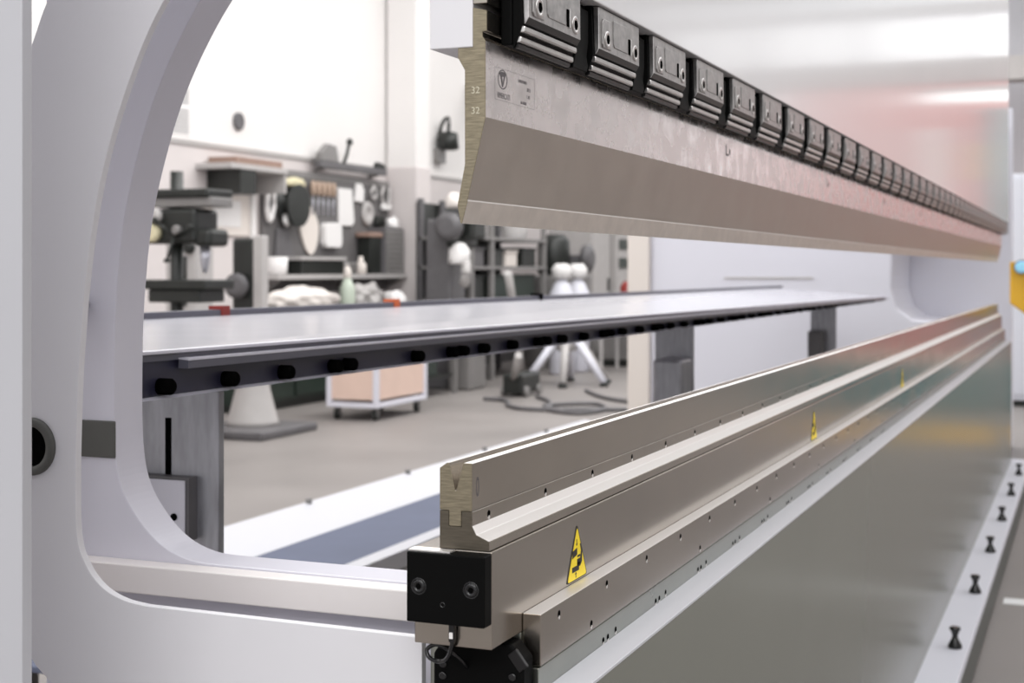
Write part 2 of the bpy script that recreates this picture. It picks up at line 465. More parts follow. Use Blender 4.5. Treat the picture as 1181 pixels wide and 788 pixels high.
mb.build('dark_strip', 'darkgrey', bed)  # dark strip sloping from under the rail's edge toward the floor
for i in range(7):
    x = 4.28 + 0.93 * i
    mb = MB()
    mb.lathe([(0.024, 0.0), (0.024, 0.010), (0.011, 0.034), (0.009, 0.042), (0.014, 0.058), (0.019, 0.064), (0.019, 0.072), (0.015, 0.074)], (x, 0.444, 0.1448), 'z', 20)
    mb.build('levelling_knob', 'blackgloss', fr)
# screws sunk in ledge rail and lower beam
def grub(parent, x, y, z, r=0.0042):
    mb = MB()
    mb.lathe([(r, 0.002), (r, -0.0002), (r * 0.8, -0.0004)], (x, y, z), 'y', 14)
    s_ = mb.build('grub_screw', 'hole', parent)
    mb = MB(); mb.lathe([(r * 0.6, 0.001), (r * 0.55, -0.0006)], (x, y, z - r * 0.95), 'y', 10)
    mb.build('rim_glint', 'shine', s_)  # bright spot on the hole's lower rim, a glint put into colour
for i in range(26):
    grub(ledge, 1.546 + 0.1745 * i, 0.5674, 1.0545)
for i in range(0, 26, 3):
    grub(ledge, 1.6605 + 0.1745 * i, 0.5674, 1.0174)
for i in range(12):
    for dx in (0.0, 0.018, 0.050):
        grub(low, 1.7085 + dx + 0.2325 * i, 0.5680, 0.9855 if dx < 0.03 else 0.9875)
# near end: black cover block with two cap screws and a small hole
mb = MB(); mb.box(1.3796, 1.3998, 0.5895, 0.6802, 1.0728, 1.1477)
cov = mb.build('end_cover', 'black', bed, 0.0016, 3)
for (y, z) in ((0.6658, 1.1114), (0.6050, 1.1120)):
    mb = MB()
    mb.lathe([(0.0092, 0.001), (0.0092, -0.0002), (0.0082, -0.0006), (0.0074, 0.0004), (0.0070, -0.0012), (0.0062, -0.0018), (0.0038, -0.0018), (0.0034, -0.0004)], (1.3796, y, z), 'x', 28)
    s_ = mb.build('cap_screw', 'blackgloss', cov)
    mb = MB(); mb.lathe([(0.0036, 0.0), (0.0034, -0.0007)], (1.3796, y, z), 'x', 6)
    mb.build('hex_socket', 'hole', s_)
mb = MB(); mb.lathe([(0.0030, 0.001), (0.0030, -0.0005), (0.0022, -0.0005), (0.0018, 0.0004)], (1.3796, 0.6377, 1.0940), 'x', 16)
mb.build('small_screw', 'blackgloss', cov)
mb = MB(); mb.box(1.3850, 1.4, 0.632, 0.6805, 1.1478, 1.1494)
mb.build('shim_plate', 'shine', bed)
# black drive housing under the beam end with its cable
mb = MB()
mb.prism([(0.6815, 0.80), (0.6815, 1.022), (0.668, 1.0400), (0.588, 1.0400), (0.5735, 1.022), (0.5735, 0.80)], 1.450, 1.4815)
hs = mb.build('drive_housing', 'black', bed, 0.003)
for (y, z) in ((0.6690, 1.0110), (0.6690, 0.9980), (0.5860, 1.0050)):
    mb = MB(); mb.lathe([(0.0045, 0.001), (0.0045, -0.002), (0.003, -0.0026)], (1.450, y, z), 'x', 14)
    mb.build('housing_screw', 'blackgloss', hs)
mb = MB(); mb.box(1.4480, 1.4540, 0.5738, 0.5860, 1.0120, 1.0345, rot=('X', R(-38)))
mb.build('housing_clip', 'clampdark', hs, 0.0008)
mb = MB()
mb.tube(crom([(1.396, 0.6330, 1.0727), (1.394, 0.6330, 1.060), (1.394, 0.6335, 1.048), (1.402, 0.6420, 1.032), (1.412, 0.6560, 1.024), (1.416, 0.6700, 1.026), (1.418, 0.6740, 1.034), (1.420, 0.6640, 1.0400), (1.425, 0.6510, 1.034), (1.44, 0.642, 1.020), (1.450, 0.640, 1.010)], 5), 0.0024, 8)
cb = mb.build('cable', 'blackgloss', bed)
mb = MB(); mb.box(1.3915, 1.3985, 0.6298, 0.6362, 1.052, 1.0725)
mb.build('cable_gland', 'blackgloss', cb, 0.0006)
mb = MB(); mb.box(1.3905, 1.3915, 0.6310, 0.6350, 1.0560, 1.0625)
mb.build('cable_tag', 'paper', cb)
# warning triangles
def warning(xc):
    y = 0.5895
    def rtri(w, h, z0, r, dx=0):
        pts = [(xc + dx - w / 2, z0), (xc + dx + w / 2, z0), (xc + dx, z0 + h)]
        out = []
        c = Vector((xc + dx, z0 + h / 3))
        for i in range(3):
            p = Vector(pts[i]); a = (Vector(pts[i - 1]) - p).normalized(); b = (Vector(pts[(i + 1) % 3]) - p).normalized()
            for k in range(4):
                t = k / 3
                q = p + a * r * (1 - t) ** 2 * 1.6 + b * r * t ** 2 * 1.6
                out.append(tuple(q))
        return out
    mb = MB(); mb.prism(rtri(0.0760, 0.0690, 1.0680, 0.004), y - 0.0006, y, 'y')
    s_ = mb.build('warning_sign', 'ink', bed)
    s_['label'] = 'yellow and black crushed-hand warning triangle'
    mb = MB(); mb.prism(rtri(0.0690, 0.0630, 1.0695, 0.003), y - 0.0009, y - 0.0006, 'y')
    mb.build('yellow_field', 'yellow', s_)
    mb = MB()
    e0, e1 = y - 0.0011, y - 0.0009
    mb.prism([(xc - 0.019, 1.0960), (xc - 0.001, 1.0990), (xc - 0.001, 1.1075), (xc - 0.017, 1.1050)], e0, e1, 'y')
    mb.prism([(xc - 0.001, 1.0850), (xc + 0.010, 1.0830), (xc + 0.017, 1.0880), (xc + 0.018, 1.1030), (xc + 0.012, 1.1110), (xc + 0.009, 1.1105), (xc + 0.013, 1.1020), (xc + 0.010, 1.0930), (xc - 0.001, 1.0930)], e0, e1, 'y')
    for k in range(3):
        mb.box(xc - 0.001 + 0.0005 * k, xc + 0.010, e0 - 0.00001 * k, e1, 1.0862 + 0.0045 * k, 1.0888 + 0.0045 * k)
    mb.prism([(xc - 0.019, 1.0790), (xc + 0.006, 1.0790), (xc + 0.006, 1.0855), (xc - 0.019, 1.0855)], e0, e1, 'y')
    mb.box(xc - 0.0065, xc - 0.0045, e0, e1, 1.0715, 1.0765)
    mb.prism([(xc - 0.0085, 1.0755), (xc - 0.0025, 1.0755), (xc - 0.0055, 1.0785)], e0, e1, 'y')
    mb.box(xc - 0.0035, xc - 0.0015, e0, e1, 1.1120, 1.1180)
    mb.prism([(xc - 0.0055, 1.1125), (xc + 0.0005, 1.1125), (xc - 0.0025, 1.1095)], e0, e1, 'y')
    mb.build('pictogram', 'ink', s_)
for x in (1.669, 3.292, 4.93):
    warning(x)

holder = thing('die_holder', 'stepped steel holder rail between the bed beam and the V die', 'die holder', (1.4, 0.62, 1.15), rot=(0, PITCH, 0))
mb = MB()
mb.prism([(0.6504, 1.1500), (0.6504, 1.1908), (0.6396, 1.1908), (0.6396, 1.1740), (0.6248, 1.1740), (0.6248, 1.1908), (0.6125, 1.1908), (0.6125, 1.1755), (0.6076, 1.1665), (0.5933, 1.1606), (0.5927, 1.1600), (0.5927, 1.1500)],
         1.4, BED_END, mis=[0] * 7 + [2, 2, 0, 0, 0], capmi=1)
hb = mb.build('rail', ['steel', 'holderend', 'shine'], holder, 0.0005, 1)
for i in range(24):
    grub(hb, 1.4460 + 0.1755 * i, 0.6125, 1.1820, 0.0040)
die = thing('v_die', 'long steel bottom die with a V groove along its top', 'die', (1.4, 0.63, 1.2), rot=(0, PITCH, 0))
mb = MB()
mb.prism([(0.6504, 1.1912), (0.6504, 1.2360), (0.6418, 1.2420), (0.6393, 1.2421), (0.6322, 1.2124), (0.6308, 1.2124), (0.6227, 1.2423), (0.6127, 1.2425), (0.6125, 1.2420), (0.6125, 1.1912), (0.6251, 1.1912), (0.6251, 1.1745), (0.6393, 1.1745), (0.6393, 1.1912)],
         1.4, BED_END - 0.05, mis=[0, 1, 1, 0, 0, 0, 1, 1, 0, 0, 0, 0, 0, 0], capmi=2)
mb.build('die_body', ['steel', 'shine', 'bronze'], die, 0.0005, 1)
o = text('engraved_number', '0', 0.030, (1.4105, 0.61245, 1.2055), FACE, 'etch', die)
o.scale = (0.62, 1, 1)

# ================================================================== PRESS BRAKE: SIDE FRAME (near end)
frame = thing('side_frame', 'white near side frame of the press brake with large rounded throat opening', 'machine frame', (1.62, 1.3, 0.0))
inner = [(0.720, 1.0565), (1.079, 1.0567), (1.1205, 1.0595), (1.1622, 1.0738), (1.1977, 1.1020), (1.2301, 1.1470), (1.2430, 1.2050), (1.2448, 1.3100), (1.2400, 1.4200),
         (1.2265, 1.5250), (1.2010, 1.6180), (1.1746, 1.6880), (1.1400, 1.7540), (1.0973, 1.8170), (1.045, 1.8750), (0.975, 1.9250), (0.88, 1.9620), (0.720, 1.9750)]
inner_s = [inner[0]] + crom(inner[1:], 6)
poly = inner_s + [(0.72, 2.6), (1.36, 2.6), (1.36, 0.0), (0.72, 0.0)]
mb = MB(); mb.prism(poly, 1.62, 1.685)
mb.build('frame_plate', 'frame', frame, 0.0015)
ri = [(0.705, 1.0317), (1.06, 1.0340), (1.0889, 1.0348), (1.1207, 1.0401), (1.1500, 1.0536), (1.1729, 1.0786), (1.1862, 1.1151), (1.1880, 1.2000), (1.1848, 1.2982), (1.1800, 1.3650),
      (1.1730, 1.4337), (1.1630, 1.5000), (1.1490, 1.5640), (1.1310, 1.6220), (1.1090, 1.6780), (1.0831, 1.7330), (1.0540, 1.7800), (1.005, 1.8400), (0.94, 1.8900), (0.85, 1.9300), (0.705, 1.9450)]
ri_s = [ri[0]] + crom(ri[1:], 6)
ro = crom([(1.06, 1.9800), (1.19, 1.8500), (1.2317, 1.7918), (1.2565, 1.7381), (1.31, 1.62), (1.330, 1.50), (1.335, 1.20), (1.30, 1.015), (1.2579, 0.9512), (1.2249, 0.9237), (1.17, 0.885)], 4)
poly = ri_s + [(0.705, 2.2), (0.90, 2.2)] + ro + [(1.08, 0.86), (0.705, 0.86)]
mb = MB(); mb.prism(poly, 1.47, 1.4815)
ringp = mb.build('cover_plate', 'white', frame, 0.001)
mb = MB(); mb.box(1.586, 1.6198, 0.74, 1.355, 1.0160, 1.0540)
mb.build('cross_bar', 'barwhite', frame, 0.002)
mb = MB(); mb.box(1.6165, 1.6198, 1.2405, 1.355, 1.1900, 1.2410)
mb.build('recess_plate', 'darkgrey', frame, 0.002)  # thin dark plate; a flush recess's darkness put into its colour
mb = MB()
mb.lathe([(0.037, 0.0005), (0.037, -0.004), (0.034, -0.006), (0.026, -0.006), (0.025, 0.0004)], (1.47, 1.2560, 1.2230), 'x', 36)
bsh = mb.build('bush', 'darkgrey', frame)
mb = MB(); mb.lathe([(0.0245, 0.0), (0.0245, -0.0052)], (1.47, 1.2560, 1.2230), 'x', 28)
mb.build('bush_bore', 'hole', bsh)
# spacers that carry the cover plate on the frame
for (y, z) in ((1.30, 1.40), (1.15, 0.95), (0.85, 0.95), (0.9, 2.10)):
    mb = MB(); mb.cyl(0.015, (0, y, z), 1.4815, 1.6198, 'x', 16)
    mb.build('spacer', 'alu', frame)

guard = thing('guard_panel', 'tall pale grey guard panel standing closest to us beside the side frame', 'guard panel', (1.2, 1.2, 0.0))
mb = MB(); mb.box(1.2, 1.216, 1.039, 1.55, 0.0, 2.6)
mb.build('sheet', 'guard', guard, 0.0015)
mb = MB(); mb.box(1.2165, 1.236, 1.075, 1.115, 0.0, 2.6); mb.box(1.2165, 1.236, 1.47, 1.53, 0.0, 2.6)
mb.build('back_stiffener', 'guard', guard, 0.002)

# ================================================================== REAR SUPPORT TABLE
tb = thing('rear_support_table', 'long rear sheet support table with glossy pale top and navy front apron', 'support table', (1.75, 1.29, 0.0))
def ln(x, z0, z1, x0=1.7522, x1=9.8227):
    return z0 + (z1 - z0) * (x - x0) / (x1 - x0)
XA, XB = 1.72, 9.82
def topz(x, y):
    return ln(x, 1.3286, 1.2646) + (y - 1.29) / 0.86 * ln(x, 0.0, 0.045)
bm = MB()
vv = []
for dz in (0.0, -0.006):
    vv.append([bm.bm.verts.new((x, y, topz(x, y) + dz)) for (x, y) in ((XA, 1.284), (XB, 1.284), (XB + 0.9, 2.15), (XA, 2.15))])
bm.bm.faces.new(vv[0]); bm.bm.faces.new(vv[1][::-1])
for k in range(4):
    bm.bm.faces.new((vv[0][k], vv[0][(k + 1) % 4], vv[1][(k + 1) % 4], vv[1][k]))
bm.build('table_sheet', 'tabletop', tb)
def apron(name, ys, zs_a, zs_b, mt, xa=XA, xb=XB):
    m_ = MB()
    A = [m_.bm.verts.new((xa, y, z)) for y, z in zip(ys, zs_a)]
    B = [m_.bm.verts.new((xb, y, z)) for y, z in zip(ys, zs_b)]
    n = len(A)
    for k in range(n):
        m_.bm.faces.new((A[k], A[(k + 1) % n], B[(k + 1) % n], B[k]))
    m_.bm.faces.new(A[::-1]); m_.bm.faces.new(B)
    return m_.build(name, mt, tb)
apron('front_apron', (1.290, 1.312, 1.312, 1.290), (1.3225, 1.3225, 1.2590, 1.2590), (1.2580, 1.2580, 1.2385, 1.2385), 'navy')
apron('bottom_lip', (1.273, 1.2895, 1.310, 1.310), (1.2575, 1.2600, 1.2600, 1.2520), (1.2378, 1.2394, 1.2394, 1.2334), 'frame')
apron('edge_highlight', (1.279, 1.2838, 1.2838, 1.279), (1.3286, 1.3300, 1.3235, 1.3245), (1.2650, 1.2660, 1.2600, 1.2610), 'frame')  # pale strip: highlight along the sheet's front edge put into colour
apron('sheet_fold', (1.286, 1.2895, 1.2895, 1.286), (1.3220, 1.3220, 1.3130, 1.3130), (1.2578, 1.2578, 1.2530, 1.2530), 'navyedge')
apron('top_lip', (1.268, 1.2858, 1.2858, 1.268), (1.3110, 1.3128, 1.2990, 1.2990), (1.2500, 1.2518, 1.2460, 1.2460), 'navyedge', 1.8282)
apron('lip_edge', (1.2672, 1.2858, 1.2858, 1.2672), (1.3146, 1.3150, 1.3129, 1.3111), (1.2538, 1.2540, 1.2520, 1.2502), 'frame', 1.8282)
nk = 0
for i in range(44):
    x = 1.787 + 0.1722 * i
    if x > XB - 0.1: break
    if i == 4: continue
    zc = ln(x, 1.2745, 1.2430)
    rr = ln(x, 0.0125, 0.0065)
    for dx in ((0.0, 0.055) if i % 3 == 0 and i > 0 else (0.0,)):
        m_ = MB(); m_.lathe([(rr, 0.0), (rr, -0.020), (rr * 0.75, -0.024)], (x + dx, 1.2899, zc), 'y', 16)
        m_.build('roller_stud', 'hole', tb)
        nk += 1
mb = MB()
A = [(XA, 2.151), (XB + 0.9, 2.151), (XB + 0.9, 2.185), (XA, 2.185)]
lo = [mb.bm.verts.new((x, y, topz(x, 2.15) - 0.02)) for x, y in A]
hi = [mb.bm.verts.new((x, y, topz(x, 2.15) + 0.016)) for x, y in A]
for k in range(4):
    mb.bm.faces.new((lo[k], lo[(k + 1) % 4], hi[(k + 1) % 4], hi[k]))
mb.bm.faces.new(lo[::-1]); mb.bm.faces.new(hi)
rb = mb.build('rear_bar', 'navyedge', tb)
for x, mt in ((3.25, 'red'), (4.27, 'orange'), (5.62, 'hole')):
    m_ = MB(); m_.box(x, x + 0.04, 2.148, 2.19, topz(x, 2.15) - 0.01, topz(x, 2.15) + 0.026)
    m_.build('marker_clip', mt, rb)
for i, x in enumerate((1.975, 4.95, 8.0)):
    zt = ln(x, 1.2530, 1.2340) - 0.001
    m_ = MB(); m_.box(x, x + 0.016, 1.311, 1.311 + (0.22 if i == 0 else 0.14), 0.0, zt)
    lg = m_.build('leg', 'galv', tb, 0.002)
    if i == 0:
        m_ = MB(); m_.box(x - 0.0012, x + 0.0005, 1.4030, 1.4140, 1.10, 1.205)
        m_.build('slot', 'hole', lg)
        m_ = MB(); m_.box(x - 0.024, x - 0.0002, 1.352, 1.50, 1.010, 1.1120)
        bx = m_.build('bracket_box', 'midgrey', lg, 0.001)
        m_ = MB(); m_.box(x - 0.0275, x - 0.0242, 1.358, 1.50, 1.010, 1.1075)
        m_.build('cover_plate', 'frame', bx, 0.001)
        for (y, z) in ((1.412, 1.0640), (1.378, 1.0480)):
            m_ = MB(); m_.lathe([(0.006, 0.001), (0.006, -0.002), (0.004, -0.003)], (x - 0.0275, y, z), 'x', 12)
            m_.build('bolt', 'hole', bx)
    if i == 1:
        m_ = MB(); m_.box(x - 0.14, x - 0.001, 1.312, 1.42, 0.72, 1.135)
        m_.build('junction_box', 'galv', lg, 0.012)
    if i == 2:
        m_ = MB(); m_.box(x - 0.10, x - 0.001, 1.37, 1.45, 0.80, 1.11)
        m_.build('junction_box', 'midgrey', lg, 0.01)

# low scrap conveyor behind the machine
cv = thing('scrap_conveyor', 'low conveyor with slate belt and white side rails on the floor behind the press', 'conveyor', (6, 2.8, 0.0))
mb = MB(); mb.prism([(2.985, 0.320), (2.985, 0.343), (3.25, 0.405), (3.265, 0.405), (3.265, 0.320)], 3.2, 9.4)
bp = mb.build('back_rail', 'shelfwhite', cv, 0.004)
for i in range(6):
    m_ = MB(); m_.cyl(0.014, (3.6 + 1.0 * i, 3.245, 0), 0.398, 0.425, 'z', 12)
    m_.build('rail_stud', 'grey', bp)
mb = MB(); mb.box(3.2, 9.4, 2.575, 2.984, 0.325, 0.343)
mb.build('belt', 'slate', cv, 0.003)
mb = MB(); mb.box(3.2, 9.4, 2.495, 2.574, 0.28, 0.352)
mb.build('front_rail', 'shelfwhite', cv, 0.004)
for x in (3.6, 6.2, 9.0):
    m_ = MB(); m_.box(x, x + 0.06, 2.50, 2.57, 0.0, 0.2798)
    m_.build('leg', 'grey', cv, 0.003)
    m_ = MB(); m_.box(x, x + 0.06, 3.10, 3.16, 0.0, 0.3198)
    m_.build('leg', 'grey', cv, 0.003)

# ================================================================== FAR SIDE FRAME
ff = thing('side_frame', 'white far side frame of the press brake closing the view behind the table', 'machine frame', (11.2, 2.0, 0.0))
prof = [(0.76, 0.0), (3.42, 0.0), (3.42, 2.75), (0.76, 2.75), (0.76, 1.98), (1.1, 1.97), (1.3, 1.85), (1.40, 1.65), (1.41, 1.3), (1.37, 1.15), (1.26, 1.07), (1.0, 1.045), (0.76, 1.04)]
mb = MB(); mb.prism(prof, 11.15, 12.3)
mb.build('frame_box', 'cabwhite', ff, 0.02)
mb = MB(); mb.box(12.305, 12.36, 0.60, 1.7, 0.0, 2.75)
mb.build('end_panel', 'cabwhite', ff, 0.01)
mb = MB(); mb.box(11.08, 11.148, 3.30, 3.48, 0.0, 2.6)
mb.build('edge_post', 'cream', ff, 0.01)
mb = MB(); mb.box(11.142, 11.1498, 2.0, 2.7, 1.37, 1.384)
mb.build('door_seam', 'lightgrey', ff)

# yellow sensor head beyond the far end of the bed
sh_ = thing('safety_sensor', 'amber yellow sensor head with pale blue lens beyond the far bed end', 'sensor', (11.1, 0.36, 0.0))
mb = MB()
mb.prism([(0.555, 1.50), (0.13, 1.50), (0.13, 1.10), (0.42, 1.10), (0.555, 1.20)], 10.96, 11.22)
hd = mb.build('sensor_head', 'amber', sh_, 0.012)
mb = MB(); mb.lathe([(0.052, 0.001), (0.052, -0.02), (0.046, -0.026)], (10.96, 0.475, 1.462), 'x', 24)
lz = mb.build('lens_bezel', 'grey', hd)
mb = MB(); mb.lathe([(0.044, 0.0), (0.040, -0.012), (0.022, -0.020)], (10.934, 0.475, 1.462), 'x', 24)
mb.build('lens', 'lens', lz)
mb = MB(); mb.box(11.03, 11.13, 0.24, 0.36, 0.02, 1.0995)
mb.build('post', 'guard', sh_, 0.006)
mb = MB(); mb.box(10.96, 11.22, 0.16, 0.42, 0.0, 0.0199)
mb.build('base_plate', 'grey', sh_, 0.004)

# ================================================================== THE FAR SIDE OF THE HALL (seen past the end and mirrored in the paint)
wc = thing('control_cabinet', 'tall white control cabinet standing far beyond the end of the press', 'cabinet', (16.3, 0.75, 0.0))
mb = MB(); mb.box(16.0, 16.7, 0.45, 1.08, 0.06, 2.45)
mb.build('cabinet_body', 'cabwhite', wc, 0.015)
mb = MB(); mb.box(15.985, 15.999, 0.48, 1.05, 0.12, 2.40)
d_ = mb.build('door', 'cabwhite', wc, 0.004)
mb = MB(); mb.box(15.955, 15.984, 0.52, 0.545, 1.15, 1.35)
mb.build('handle', 'midgrey', d_, 0.004)
mb = MB(); mb.box(16.02, 16.68, 0.47, 1.06, 0.0, 0.0598)
mb.build('plinth', 'dark', wc)
mb = MB(); mb.box(20.4, 20.8, 0.78, 1.30, 0.0, 7.5)
struct(mb.build('column', 'guard', bevel=0.02))
pp = thing('partition_screen', 'pink partition screen across the hall beyond the press end', 'partition', (18.6, -1.2, 0.0))
mb = MB(); mb.box(18.6, 18.68, -2.6, 0.28, 0.12, 3.75)
mb.build('screen_panel', 'pink', pp, 0.01)
mb = MB(); mb.box(18.585, 18.599, -0.92, -0.55, 1.4, 3.2)
mb.build('white_sheet', 'paper', pp)
mb = MB(); mb.box(18.583, 18.599, -0.42, -0.02, 0.9, 3.35)
rd = mb.build('red_banner', 'redpanel', pp)
mb = MB(); mb.box(18.575, 18.5828, -0.29, -0.18, 2.55, 3.0)
mb.build('amber_mark', 'amber', rd)
for y in (-2.4, 0.05):
    mb = MB(); mb.box(18.5, 18.8, y, y + 0.06, 0.0, 0.1195)
    mb.build('foot', 'grey', pp)
tl = thing('machine_tool', 'teal enamelled machine standing on the hall floor beyond the press end', 'machine', (15.6, -0.7, 0.0))
mb = MB(); mb.box(15.2, 16.3, -1.9, 0.05, 0.0, 0.46)
mb.build('machine_bed', 'teal', tl, 0.03)
mb = MB(); mb.box(15.5, 16.2, 0.06, 0.36, 0.0, 3.1)
mb.build('machine_column', 'teal', tl, 0.03)
mb = MB(); mb.box(15.3, 16.2, -1.7, -0.2, 0.4605, 0.54)
mb.build('work_table', 'peach', tl, 0.01)
fl = thing('strip_light', 'glowing white strip light hung high beyond the press end', 'lamp', (17.6, 0, 3.4))
mb = MB(); mb.box(17.5, 17.7, -0.75, 0.44, 3.40, 3.52)
mb.build('diffuser', 'tube', fl, 0.03)
mb = MB(); mb.box(17.47, 17.73, -0.78, 0.47, 3.521, 3.57)
mb.build('lamp_housing', 'lightgrey', fl, 0.01)
for y in (-0.6, 0.3):
    mb = MB(); mb.cyl(0.006, (17.6, y, 0), 3.5705, 7.2, 'z', 8)
    mb.build('suspension_wire', 'grey', fl)
mb = MB(); mb.box(19.2, 19.6, -9.0, 8.478, 3.85, 4.15)
struct(mb.build('beam', 'lightgrey'))
mb = MB(); mb.box(17.45, 17.75, -9.0, 8.478, 7.2, 7.5)
struct(mb.build('beam', 'lightgrey'))
mb = MB(); mb.box(19.2, 19.6, -9.0, 8.478, 5.15, 5.45)
struct(mb.build('beam', 'lightgrey'))

# ================================================================== WORKSHOP ALONG THE REAR WALL
WY = 8.476                      # face of the painted dado
def one(name, mb, mats, label, cat, loc, bevel=0.0, group=None):
    return tag(mb.build(name, mats, None, bevel, 2, loc), label, cat, group)
# poster with printed lines, on the upper wall
t = thing('wall_chart', 'grey printed chart on the white wall above the ledge', 'chart', (12.0, 8.49, 2.8))
mb = MB(); mb.box(11.75, 12.27, 8.492, 8.4995, 2.80, 3.28); mb.build('sheet', 'paper', t)
mb = MB()
for i in range(11):
    if i == 6: continue
    mb.box(11.77, 12.25, 8.489, 8.4918, 2.82 + 0.042 * i, 2.849 + 0.042 * i)
mb.build('printed_lines', 'paperlines', t)
# small oval wall clock / ring
t = thing('wall_clock', 'small dark oval wall clock high on the white wall', 'clock', (13.16, 8.47, 3.03))
mb = MB(); mb.lathe([(0.095, 0.0), (0.095, -0.03), (0.075, -0.04), (0.062, -0.03)], (13.16, 8.499, 3.03), 'y', 24); mb.build('rim', 'midgrey', t)
mb = MB(); mb.lathe([(0.061, -0.005), (0.061, -0.028)], (13.16, 8.499, 3.03), 'y', 20); mb.build('dial', 'paper', t)
# wall cabinet with a card box on top
t = thing('wall_cabinet', 'open dark wall cabinet hanging left of the tool board', 'cabinet', (12.9, 8.3, 2.3))
mb = MB(); mb.box(12.35, 13.45, 8.05, WY, 2.47, 2.525); mb.build('top_shelf', 'lightgrey', t, 0.004)
mb = MB(); mb.box(12.55, 13.45, 8.44, WY, 2.26, 2.4695); mb.build('back_panel', 'dark', t)
mb = MB(); mb.box(13.41, 13.45, 8.07, 8.4395, 2.26, 2.4695); mb.build('side_panel', 'lightgrey', t)
mb = MB(); mb.box(12.55, 12.85, 8.07, 8.4395, 2.22, 2.4695); mb.build('door', 'dark', t, 0.004)
mb = MB(); mb.box(12.52, 13.42, 8.1, 8.44, 2.526, 2.60)
one('card_box', mb, 'brown', 'flat brown card box lying on top of the open wall cabinet', 'box', (12.97, 8.27, 2.526), 0.006)
# white notice board with paper
t = thing('notice_board', 'white notice board with pinned paper below the wall cabinet', 'notice board', (13.0, 8.45, 1.8))
mb = MB(); mb.box(12.48, 13.42, 8.44, WY, 1.80, 2.24); mb.build('board', 'cream', t, 0.006)
mb = MB(); mb.box(12.62, 13.12, 8.432, 8.4395, 1.89, 2.17); mb.build('paper_sheet', 'paper', t)
mb = MB(); mb.box(13.30, 13.36, 8.40, 8.4395, 1.55, 2.25); mb.build('hanging_strip', 'paper', t)
# pegboard with shelf
t = thing('tool_board', 'long dark grey tool board on the rear wall full of hung tools', 'tool board', (15.2, 8.45, 1.3))
mb = MB(); mb.box(13.55, 16.58, 8.43, WY, 1.18, 2.55); mb.build('panel', 'pegboard', t, 0.004)
mb = MB(); mb.box(13.50, 16.58, 8.424, 8.4295, 2.50, 2.57); mb.build('top_rail', 'grey', t, 0.004)
mb = MB(); mb.box(13.42, 16.58, 8.16, 8.429, 1.33, 1.385); mb.build('shelf', 'lightgrey', t, 0.004)
for x in (13.6, 15.2, 16.5):
    mb = MB(); mb.prism([(8.429, 1.329), (8.20, 1.329), (8.429, 1.20)], x, x + 0.03); mb.build('bracket', 'grey', t)
# long steel straight edge / vice lying on the wall ledge
t = thing('sash_clamp', 'long grey bar clamp lying on the ledge above the tool board', 'clamp', (15.4, 8.36, 2.62))
mb = MB(); mb.box(14.60, 16.28, 8.30, 8.39, 2.63, 2.71); mb.build('bar', 'midgrey', t, 0.01)
mb = MB(); mb.prism([(14.62, 2.711), (14.62, 2.80), (14.80, 2.92), (14.98, 2.90), (15.05, 2.711)], 8.30, 8.38, 'y'); mb.build('fixed_jaw', 'grey', t, 0.01)
mb = MB(); mb.tube([(15.22, 8.34, 2.711), (15.30, 8.34, 2.83), (15.36, 8.34, 2.97)], 0.022, 8); mb.blob((15.37, 8.34, 2.98), (0.04, 0.04, 0.05), amp=0); mb.build('screw_handle', 'dark', t)
mb = MB(); mb.prism([(16.05, 2.711), (16.08, 2.79), (16.22, 2.77), (16.28, 2.711)], 8.30, 8.38, 'y'); mb.build('sliding_jaw', 'dark', t, 0.01)
for x in (14.75, 16.1):
    mb = MB(); mb.prism([(8.476, 2.629), (8.31, 2.629), (8.476, 2.585)], x, x + 0.03); mb.build('support', 'grey', t)
PY = 8.4285
def hung(name, mb, mats, label, cat, x, z, bevel=0.004, group='things hung on the tool board'):
    return one(name, mb, mats, label, cat, (x, PY, z), bevel, group)
# dark cluster: angle grinder, cable reel, yellow topped
t = thing('cable_reel', 'black cable reel with pale yellow cap at the left of the tool board', 'reel', (14.05, 8.3, 2.1), 'things hung on the tool board')
mb = MB(); mb.lathe([(0.24, 0.0), (0.24, -0.03), (0.14, -0.04), (0.14, -0.13), (0.24, -0.14), (0.24, -0.17)], (14.05, PY, 2.16), 'y', 28); mb.build('drum', 'dark', t)
mb = MB(); mb.blob((14.06, 8.33, 2.41), (0.20, 0.07, 0.07), seed=2, amp=0.2); mb.build('cap', 'yelcap', t)
mb = MB(); mb.tube([(13.90, 8.35, 2.05), (13.86, 8.33, 1.97), (13.90, 8.33, 1.94)], 0.03, 8); mb.build('plug_lead', 'paper', t)
mb = MB(); mb.tube(crom([(13.62, PY - 0.04, 2.40), (13.57, PY - 0.04, 2.15), (13.63, PY - 0.04, 1.98), (13.72, PY - 0.04, 2.2), (13.64, PY - 0.04, 2.42)], 6), 0.03, 8)
hung('hose_loop', mb, 'paper', 'pale hose loop hanging at the left end of the tool board', 'hose', 13.66, 2.2, 0)
mb = MB(); mb.prism([(13.75, 1.40), (14.20, 1.40), (14.05, 1.90), (13.80, 1.90)], 8.385, 8.425, 'y')
hung('dust_cover', mb, 'midgrey', 'grey cover hanging below the black cable reel', 'cover', 14, 1.6, 0.02)
